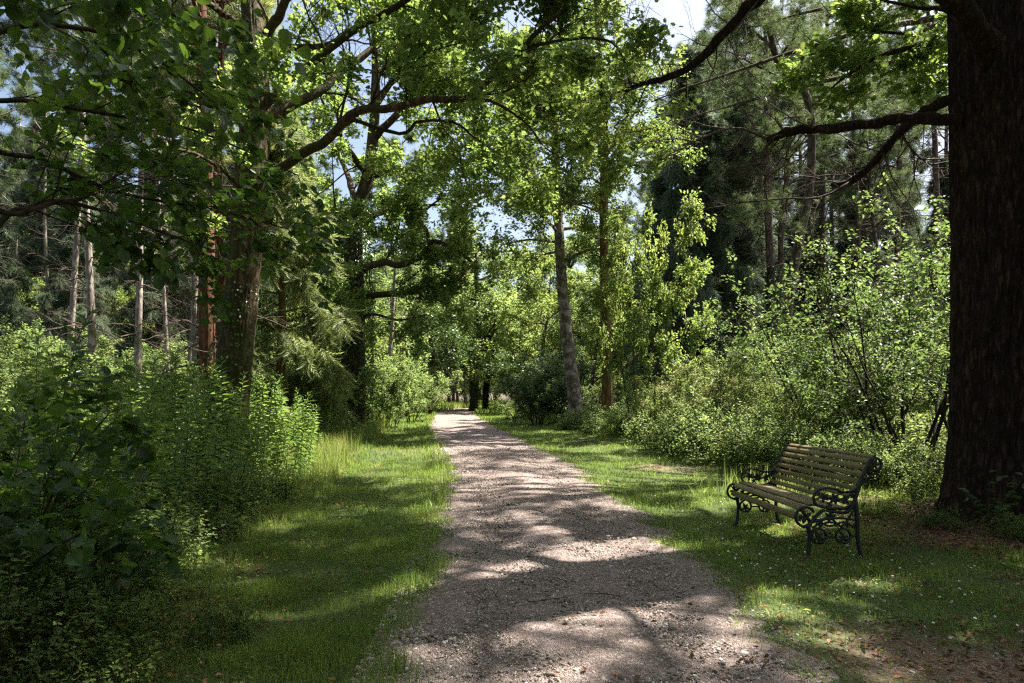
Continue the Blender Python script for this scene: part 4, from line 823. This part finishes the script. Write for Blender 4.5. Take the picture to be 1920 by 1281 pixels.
s4 = dup(s3, pos(1195, 19.5), 2.2, 1.25, 'tall slender pale green young tree just right of the upright orange trunk'); s4.scale = (.7, .7, 1.4)
s5 = dup(s2, pos(1640, 14.5), 1.2, 1.15, 'leafy bush filling the gap behind the fan-stemmed bush, towards the conifers'); s5.scale = (.9, .9, .85)
s6 = dup(s0, pos(1840, 13.5), 4, 1.1, 'leafy bush almost hidden behind the huge trunk')
s7 = dup(s2, pos(1490, 15.5), 3, .8, 'rounded bush under the crooked pine trunk')
A_ = put_shrub('laurel_bush', shrub(221, 3.6, 2.0, 15000, .11, OVAL, 9, .03, .35, (7, 6)), pos(1008, 26.5), 'dark glossy rounded bush right of the track, left of the leaning grey tree', 'bush', M['leaf_dark'])
A_.scale = (.8,)*3
dup(A_, pos(1000, 33), 2, .55, 'dark glossy bush further along, at the right edge of the track before it bends')
dup(A_, pos(1045, 31), 4, .9, 'dark glossy bush behind the leaning grey tree')
h1 = put_shrub('pale_shrub', sv[0], pos(1300, 16.2), 'bushy pale yellow-green shrub in full sun right of the track', 'bush', M['leaf_pale'], s=.8)
h2 = put_shrub('bright_shrub', sv[1], pos(1225, 19), 'bright green shrub at the foot of the slender young trees', 'bush', M['leaf_bright'], s=.7)
h3 = put_shrub('leafy_shrub', sv[2], pos(1400, 17), 'tall leafy shrub in sun in front of the ivy-footed pine', 'bush', M['leaf_far'], s=.8)
GS = 'sunlit shrubs bordering the wood right of the track'; LS = 'sunlit leafy shrub in the continuous thicket right of the track'
for k, (px, Y, s, v) in enumerate([(1345, 15, .75, 0), (1385, 16, .8, 0), (1440, 15, .8, 0), (1265, 17, .55, 1), (1330, 19, .8, 2), (1470, 18, .85, 0), (1190, 23, .6, 1), (1150, 27, .7, 1), (1200, 26, .75, 2), (1240, 22, .75, 0), (1420, 21, .85, 0), (1520, 20, .85, 2), (1600, 20, .9, 2), (1680, 19, .9, 0), (1760, 18, .9, 2), (1490, 13.4, .7, 1), (1555, 12.6, .6, 1), (1620, 13.0, .6, 2), (1100, 32, .6, 2), (1150, 35, .7, 0), (1220, 33, .8, 2), (1300, 27, .8, 2), (1380, 26, .85, 1), (1560, 27, .9, 2), (1700, 27, .9, 2), (1850, 24, 1., 1), (1960, 12, .9, 2), (2000, 16, 1., 2)]):
    dup([h1, h2, h3][v], pos(px, Y), k*1.9, s*(.8 if px < 1480 else .9), LS, GS)
w1 = put_shrub('low_bramble', sv[3], pos(1335, 13.2), 'low green bramble mound in shade left of the bench', 'bramble', M['leaf_far'])
w2 = put_shrub('low_weeds', sv[4], pos(1235, 16.4), 'low weedy clump at the edge of the right-hand grass', 'weeds', M['leaf_bright'])
GB = 'low brambles along the edge of the right-hand grass'; LB = 'low bramble or weed clump where the right-hand grass meets the thicket'
for k, (px, Y, s, v) in enumerate([(1290, 14.2, .9, 0), (1390, 12.2, .8, 0), (1450, 11.8, .8, 0), (1500, 11.2, .8, 0), (1580, 10.8, .75, 0), (1660, 10.0, .7, 0), (1710, 9.8, .7, 0), (1745, 9.0, .6, 1), (1215, 18.6, .9, 1), (1185, 19.5, .9, 1), (1150, 20.2, .8, 0), (1120, 20.6, .7, 1), (1095, 22, .75, 0), (1065, 22.4, .7, 1), (1045, 28, .8, 1), (1005, 31, .9, 1), (970, 36, .8, 0), (1240, 17.4, .8, 0), (1265, 15.2, .8, 1), (1630, 9.8, .6, 1), (1350, 14.0, .8, 0), (955, 42, 1, 0), (945, 48, 1, 1)]):
    dup([w1, w2][v], pos(px, Y), k*2.2, s, LB, GB)
# ------------------------------------------------------------------ left side understorey
GU = 'bright bushes in the sunlit wood left of the track'; LU_ = 'bright leafy bush in the sunlit understorey behind the tall herbs'
for k, (px, Y, s, v) in enumerate([(40, 10, .9, 2), (-60, 12, 1.1, 2), (130, 13, 1., 0), (230, 13, .9, 1), (310, 15, 1., 2), (190, 17, 1.2, 2), (90, 16, 1.3, 2), (10, 17, 1.4, 0), (360, 19, 1.2, 1), (260, 22, 1.3, 2), (420, 16, .8, 1), (480, 15, .7, 2), (330, 26, 1.5, 0), (150, 24, 1.6, 2), (40, 24, 1.7, 2), (500, 20, 1., 0), (560, 18, .7, 2), (590, 22, 1., 0), (450, 26, 1.3, 2), (380, 32, 1.7, 2), (230, 32, 1.9, 0), (100, 34, 1.9, 2), (540, 28, 1.3, 2), (620, 25, .9, 1), (-100, 20, 1.5, 2)]):
    dup([h3, h2, h3][v], pos(px, Y), k*1.3+2, s*.6, LU_, GU)
h4 = put_shrub('leafy_bush', sv[2], pos(735, 23.5), 'mid green bush standing right of the ivy-clad oak beside the left grass', 'bush', M['leaf_far'], s=.8)
dup(h4, pos(690, 22.5), 2, .75, 'dark leafy bush pressed around the foot of the ivy-clad oak'); dup(h4, pos(770, 28), 4, .85, 'pale rounded bush just left of the small crooked tree'); dup(h4, pos(620, 20.5), 5, .85, 'leafy bush directly left of the foot of the ivy-clad oak'); dup(h4, pos(745, 33), 1, 1.3, 'tall bush behind the bushes right of the ivy-clad oak')
# small crooked tree at the bend
custom('small_crooked_tree', 36, 806, [(808, 735), (806, 710), (810, 690), (813, 665), (808, 640), (800, 610), (795, 580)], .13, .06, 'small dark crooked tree on the grass bank left of where the track bends', M['bark_dark'],
       [([(808, 715, 36), (795, 722, 35.8), (780, 727, 35.6)], .05, .02), ([(811, 690, 36), (830, 672, 36), (850, 665, 36)], .05, .02), ([(810, 670, 36), (790, 650, 36), (770, 645, 36)], .05, .02)], M['leaf_dark'], 7000, .16, S2, LEAF, extra=(8, .4, .95, 1.6, .3), seed=6)
# ivy-clad trunks past the bend
for nm, px, Y, lst, r0, lab in (('ivy_covered_tree', 888, 44, [(889, 735), (890, 700), (896, 670), (900, 640), (895, 560), (890, 460)], .26, 'thick ivy-covered trunk beyond the bend of the track, leftmost of the leaning pair'),
                                ('ivy_covered_tree', 910, 47, [(911, 735), (914, 710), (917, 690), (910, 670), (900, 640), (880, 580)], .19, 'slimmer dark leaning trunk beyond the bend, just right of the thick ivy-covered one')):
    custom(nm, Y, px, lst, r0, .12, lab, M['bark_dark'], [([(917, 690, 47), (935, 680, 46), (960, 670, 45)], .12, .04)] if px == 910 else [([(898, 650, 44), (930, 620, 43), (960, 600, 42)], .15, .04)],
           M['leaf_far'], 16000, .2, S3, LEAF, extra=(16, .35, .98, 3.4, .3), seed=7+(px == 910), keep=.36, ivy=(.55, 3500, [.27, .25, .22, .2] if px == 888 else [.2, .17, .15, .14], .08))
# ------------------------------------------------------------------ the wood further off
bl = [broadleaf(301, 13, .22, .2, 4.2, 26000, .15), broadleaf(302, 10, .15, .15, 3.2, 20000, .13, OVAL), broadleaf(303, 15, .26, .3, 4.6, 26000, .16)]
b0 = put_tree('broadleaf_tree', bl[0], pos(760, 50), 'full leafy tree filling the gap above the bend of the track, left side', 'tree', M['bark_dark'], M['leaf_far'])
b1 = put_tree('broadleaf_tree', bl[1], pos(1010, 40), 'leafy tree behind the dark glossy bush right of the track', 'tree', M['bark_pine'], M['leaf_bright'])
b2 = put_tree('broadleaf_tree', bl[2], pos(1080, 52), 'tall leafy tree seen between the leaning grey tree and the track', 'tree', M['bark_dark'], M['leaf_far'])
GF = 'leafy trees of the far wood closing the view'; LF = 'leafy tree in the far wood closing the view behind the nearer trees'
far = [(700, 60, 1.1, 0), (800, 74, 1.1, 2), (905, 82, 1.0, 1), (930, 75, 1.2, 0), (985, 62, 1.1, 2), (1040, 75, 1.2, 0), (1130, 66, 1.2, 2), (640, 45, 1., 1), (590, 55, 1.2, 2), (500, 48, 1.1, 0), (420, 55, 1.2, 2), (330, 48, 1.1, 0), (240, 45, 1.1, 1), (140, 50, 1.2, 2), (40, 48, 1.2, 0), (-60, 45, 1.2, 2), (1160, 44, 1., 1), (1110, 38, .8, 1), (1230, 60, 1.2, 2), (1680, 72, 1.3, 2), (1800, 60, 1.2, 0), (780, 88, 1.5, 2), (900, 95, 1.6, 0), (1020, 95, 1.6, 2), (660, 85, 1.5, 0), (520, 80, 1.4, 2), (380, 80, 1.4, 0), (240, 76, 1.4, 2), (100, 76, 1.4, 0), (-50, 70, 1.4, 2), (1180, 90, 1.5, 0), (1300, 95, 1.5, 2), (1920, 55, 1.2, 2), (2050, 60, 1.2, 0), (-160, 38, 1.1, 1), (560, 33, .75, 1), (640, 31, .8, 1), (470, 36, .8, 1), (270, 34, .7, 1), (70, 34, .8, 1), (2000, 75, 1.4, 0)]
for k, (px, Y, s, v) in enumerate(far): dup([b0, b1, b2][v], pos(px, Y), k*1.1, s, LF, GF)
GH = 'far thicket under the trees'; LH = 'far bush in the thicket under the trees at the end of the view'
for k in range(46):
    px = -150+k*49; Y = [46, 58, 68][k % 3]
    if 780 < px < 960: Y = 84
    dup([h4, h3][k % 2], pos(px, Y), k*.9, 1.5+.3*(k % 4), LH, GH)
# leafy branch of a neighbouring oak reaching in high at the upper right
r = RNG(71); B = G(2150, 9.5); nb_ = root('neighbouring_oak', B, 'oak whose leafy branch hangs against the sky left of the huge trunk top', 'tree')
tb = Tubes(); tb.add(walk(r, (0, 0, -.3), (-.03, 0, 1), 11, 9, .04), np.linspace(.3, .12, 10), 14); link('trunk', tb.mesh('trunk'), M['bark_oak'], nb_); lb = Tubes(); tips = []
def rel(pts): return [np.array(p)-B for p in pts]
for j, pl in enumerate([[(2150, 120, 9.5), (1900, 130, 9.6), (1790, 90, 9.4), (1740, 70, 9.2), (1660, 60, 9), (1580, 50, 8.8)], [(2150, 60, 9.5), (1900, 40, 9), (1780, 20, 8.8), (1700, 10, 8.6), (1620, -10, 8.4)], [(1740, 70, 9.2), (1700, 90, 9), (1640, 110, 8.9), (1590, 140, 8.8), (1560, 165, 8.7)], [(2150, 200, 9.5), (1900, 200, 9.6), (1800, 130, 9.6), (1760, 110, 9.5)]]):
    q = limb(rel([P(*a) for a in pl]), .05, .012, 7, 20, lb, .06, j); ramify(r, lb, q, .02, [(8, .45, .7, .85, .05, .2, 5, .03), (5, .2, .32, .8, 0, .22, 4, .04)], 0, tips)
link('branches', lb.mesh('branches'), M['bark_oak'], nb_); n_ = 4200; p, d = on_tips(r, tips, n_, .05); dd, uu = leaf_dirs(r, d, n_); link('crown', leaf_mesh('crown', scatter(OAK, p, dd, uu, .095*(.6+.7*r.random(n_)))), M['leaf_oak'], nb_)

# ------------------------------------------------------------------ small things on the ground
r = RNG(81)
def plantlet(seed, nl, size, Tm, hh):
    r = RNG(seed); st = Tubes(); A = []
    for k in range(nl):
        a = k*2.4; q = walk(r, (0, 0, -.01), (math.cos(a)*.5, math.sin(a)*.5, 1), hh*(.6+.6*r.random()), 5, .12); st.add(q, np.linspace(.003, .0015, 6), 4, False)
        m_ = 5; pp = np.array([at(q, .35+.16*j)[0] for j in range(m_)]); dd = nrm(r.normal(size=(m_, 3))*[1, 1, .3]+[0, 0, .2]); A.append(scatter(Tm, pp, dd, r.normal(size=(m_, 3))*.3+[0, 0, 1], size*(.7+.5*r.random(m_))))
    return st, A
st, A = plantlet(1, 11, .085, OVAL, .62); e = root('elder_sapling', (4.72, 6.72, float(H(4.72, 6.72))), 'small leafy sapling growing against the foot of the huge trunk', 'sapling'); link('stems', st.mesh('stems'), M['leaf_herb'], e); link('leaves', leaf_mesh('leaves', *A), M['leaf_dark'], e)
st, A = plantlet(2, 8, .11, OVAL, .42); e = root('leafy_seedling', (5.35, 6.3, float(H(5.35, 6.3))), 'leafy seedling in front of the huge trunk at the right edge', 'sapling'); link('stems', st.mesh('stems'), M['leaf_herb'], e); link('leaves', leaf_mesh('leaves', *A), M['leaf_far'], e)
for x, y, lab in ((3.82, 5.45, 'bright green shoots sprouting from bare soil right of the bench, left clump'), (4.12, 5.6, 'bright green shoots sprouting from bare soil, right clump nearer the huge trunk')):
    n_ = 26; V = blades(r, np.full(n_, 0.)+r.normal(size=n_)*.035, r.normal(size=n_)*.025, r.uniform(.06, .14, n_), r.uniform(.012, .02, n_), .5); V[0][:, 2] -= float(H(0, 0)); tag(link('green_shoots', leaf_mesh('green_shoots', V), M['grass_tall']), lab, 'shoots'); bpy.data.objects[-1] if False else None
    o = C.objects[-1] if False else [q for q in C.objects if q.name.startswith('green_shoots')][-1]; o.location = (x, y, float(H(x, y)))
for x, y, k in ((4.35, 6.9, 1), (4.75, 6.25, 0), (5.2, 5.95, 1), (4.1, 7.6, 1)):
    dup([w1, w2][k], (x, y, float(H(x, y))-.03), x*3, .3, 'small low weed clump at the foot of the huge trunk, '+{4.35: 'facing the bench', 4.75: 'below the leafy sapling', 5.2: 'closest to the right edge', 4.1: 'farthest left and behind the bench end'}[x])
# daisies
a = np.arange(9)*2*PI/9; pv = [(0, 0, .0)]
V = []; Fq = []; 
for k in range(9):
    c, s = math.cos(a[k]), math.sin(a[k]); i0 = len(V); V += [(c*.003-s*.0025, s*.003+c*.0025, 0), (c*.003+s*.0025, s*.003-c*.0025, 0), (c*.011+s*.003, s*.011-c*.003, .002), (c*.011-s*.003, s*.011+c*.003, .002)]; Fq.append((i0, i0+1, i0+2, i0+3))
dm = mesh('petals', np.array(V), [np.array(Fq)]); m, n, b = newmat('white petal'); b.inputs['Base Color'].default_value = (.75, .75, .72, 1); b.inputs['Roughness'].default_value = .6; dm.materials.append(m)
x = np.concatenate([r.normal(2.35, .55, 150), r.normal(2.3, .5, 60), r.normal(2.5, .5, 70)]); y = np.concatenate([r.normal(5.6, .8, 150), r.normal(8.4, .9, 60), r.normal(4.6, .4, 70)])
k = (x > path_r(y)+.1); x, y = x[k][:220], y[k][:220]
for j in range(len(x)):
    o = bpy.data.objects.new('daisy', dm); C.objects.link(o); h_ = .03+.03*r.random(); o.location = (x[j], y[j], float(H(x[j], y[j]))+h_); o.rotation_euler = (r.normal()*.4, r.normal()*.4-.2, r.random()*6); o.scale = (.55+.3*r.random(),)*3
    tag(o, 'tiny white daisy in the grass between the track and the bench', 'daisy', 'daisies in the grass by the bench')
# dark weeds at the lower left
for k, (x, y, s, v) in enumerate([(-2.2, 3.5, .5, 0), (-2.5, 4.2, .55, 1), (-1.9, 3.15, .4, 1), (-2.9, 5.2, .6, 0), (-3.0, 6.3, .6, 1), (-3.3, 7.4, .65, 0), (-2.35, 3.0, .5, 0), (-3.3, 8.8, .6, 1), (-1.65, 3.9, .28, 1)]):
    dup([w1, w2][v], (x, y, float(H(x, y))-.03), k*1.4, s, 'low leafy weed clump '+['in the lower left corner below the round-leaved bush', 'just beyond the round-leaved bush', 'nearest the track at the bottom left', 'left of the grass, level with the bench front', 'at the foot of the first tall herbs', 'edging the grass level with the bench', 'furthest along the left grass edge', 'closest to the bottom edge on the left', 'smallest, alone in the left grass'][k], 'weed clumps edging the left-hand grass')
# fallen twigs
def twig_mesh(seed):
    r = RNG(seed); tb = Tubes(); q = walk(r, (0, 0, .008), (1, 0, 0), .32, 7, .1); q[:, 2] = .008+.01*r.random(8); tb.add(q, np.linspace(.006, .002, 8), 5)
    for k in range(3):
        p, d = at(q, .3+.2*k); w_ = walk(r, p, side(r, d, .7, .1), .09, 4, .15); w_[:, 2] = np.clip(w_[:, 2], .004, .03); tb.add(w_, np.linspace(.003, .0012, 5), 4)
    m_ = tb.mesh('twig'); m_.materials.append(M['twig']); return m_
TM = [twig_mesh(k) for k in (1, 2, 3)]; r = RNG(91)
for j in range(46):
    x, y = [(r.normal(4.6, .9), r.normal(6.3, .8)), (r.normal(3.4, 1.1), r.normal(4.2, .6)), (left_edge(6.)+r.normal(.3, .5), r.uniform(3.2, 9)), (r.uniform(-.6, 1.4), r.uniform(3.3, 9))][j % 4 if j % 8 != 7 else 0]
    if math.hypot(x-TREE[0], y-TREE[1]) < .9: continue
    o = bpy.data.objects.new('fallen_twig', TM[j % 3]); C.objects.link(o); o.location = (x, y, float(H(x, y))+.012); o.rotation_euler = (0, 0, r.random()*6.3); o.scale = (r.uniform(.5, 1.2),)*3
    tag(o, 'small dead twig lying on the ground near the track', 'twig', 'fallen twigs')
# a few separate stones
v, f = ico()
for x, y, s, lab in ((2.95, 3.95, .045, 'grey stone lying in the trodden grass near the lower right'), (.85, 4.25, .03, 'rounded brown stone on the track in the lower middle'), (3.9, 3.75, .032, 'pale flat stone in bare soil at the lower right')):
    V, Fs = pebbles(RNG(int(x*100)), np.array([0.]), np.array([0.]), np.array([s])); V[:, 2] -= float(H(0, 0)); mm = mesh('stone', V, Fs, False); o = link('stone', mm, M['pebble']); o.location = (x, y, float(H(x, y))); tag(o, lab, 'stone')

# ------------------------------------------------------------------ the wood goes on behind the camera and out of frame
for k, (x, y, s, v) in enumerate([(-7.5, 1.0, 1., 0), (-5.5, -5, 1.1, 2), (0.5, -7, 1.1, 0), (6.5, -4, 1.1, 2), (11.5, 0, 1., 0), (-12, 5, 1.1, 2), (-11, -4, 1.1, 1), (13, -7, 1.2, 2), (16, 5, 1., 1), (-2, -13, 1.2, 2), (12.6, 9.6, .85, 1), (10.6, 8.2, .95, 0), (10.2, 4.2, .9, 2)]):
    dup([b0, b1, b2][v], (x, y, float(H(x, y))-.05), k*1.7, s, 'leafy tree of the wood behind the viewpoint, outside the picture', 'trees of the wood around the viewpoint')

# ------------------------------------------------------------------ each repeat is described by what it stands next to
RIGHT = [(960, 'right of the track before the bend'), (1060, 'behind the dark glossy bush'), (1110, 'behind the leaning grey tree'), (1170, 'around the upright orange trunk'), (1250, 'below the slender pale young trees'), (1360, 'below the leftmost dark cypress'),
         (1430, 'left of the ivy-footed pine'), (1500, 'under the crooked pine'), (1600, 'above the middle of the bench'), (1700, 'above the near end of the bench'), (1790, 'directly left of the huge trunk'), (9999, 'hidden behind the huge trunk')]
LEFT = [(-9999, ''), (60, 'at the left edge of the wood'), (150, 'two trunk-widths in from the left edge'), (230, 'just left of the thickest pale trunk'), (290, 'around the thickest pale trunk'), (380, 'around the whitish trunks'), (425, 'behind the red-barked conifer'),
        (490, 'behind the leaning oak'), (580, 'around the weeping cypress'), (700, 'around the ivy-clad oak'), (800, 'left of the small crooked tree'), (930, 'past the bend of the track')]
LEFT[2] = (150, 'a little in from the left edge')
ORD = ['nearest', 'second', 'third', 'fourth', 'fifth', 'sixth', 'seventh']
for g, noun in ((GS, 'sunlit leafy shrub'), (GB, 'low bramble clump'), (GU, 'leafy understorey bush'), (GP, 'bare straight pine trunk'), (GL, 'thin bare trunk'), (GF, 'big leafy far tree'), (GH, 'far thicket bush'), (GC, 'dark drooping conifer')):
    bins = {}
    for o in [q for q in C.objects if q.parent is None and q.get('group') == g]:
        px = 960+1280*o.location.x/o.location.y; lm = next(t for x, t in (LEFT[1:]+RIGHT) if px <= x); bins.setdefault(lm, []).append(o)
    for lm, os_ in bins.items():
        os_.sort(key=lambda q: q.location.y)
        for k, o in enumerate(os_):
            if len(os_) == 1: o['label'] = noun+' '+lm
            else: o['label'] = ('%s of the %s group %s' % (ORD[min(k, 6)], noun, lm)) if k < len(os_)-1 else 'farthest back '+noun+' '+lm
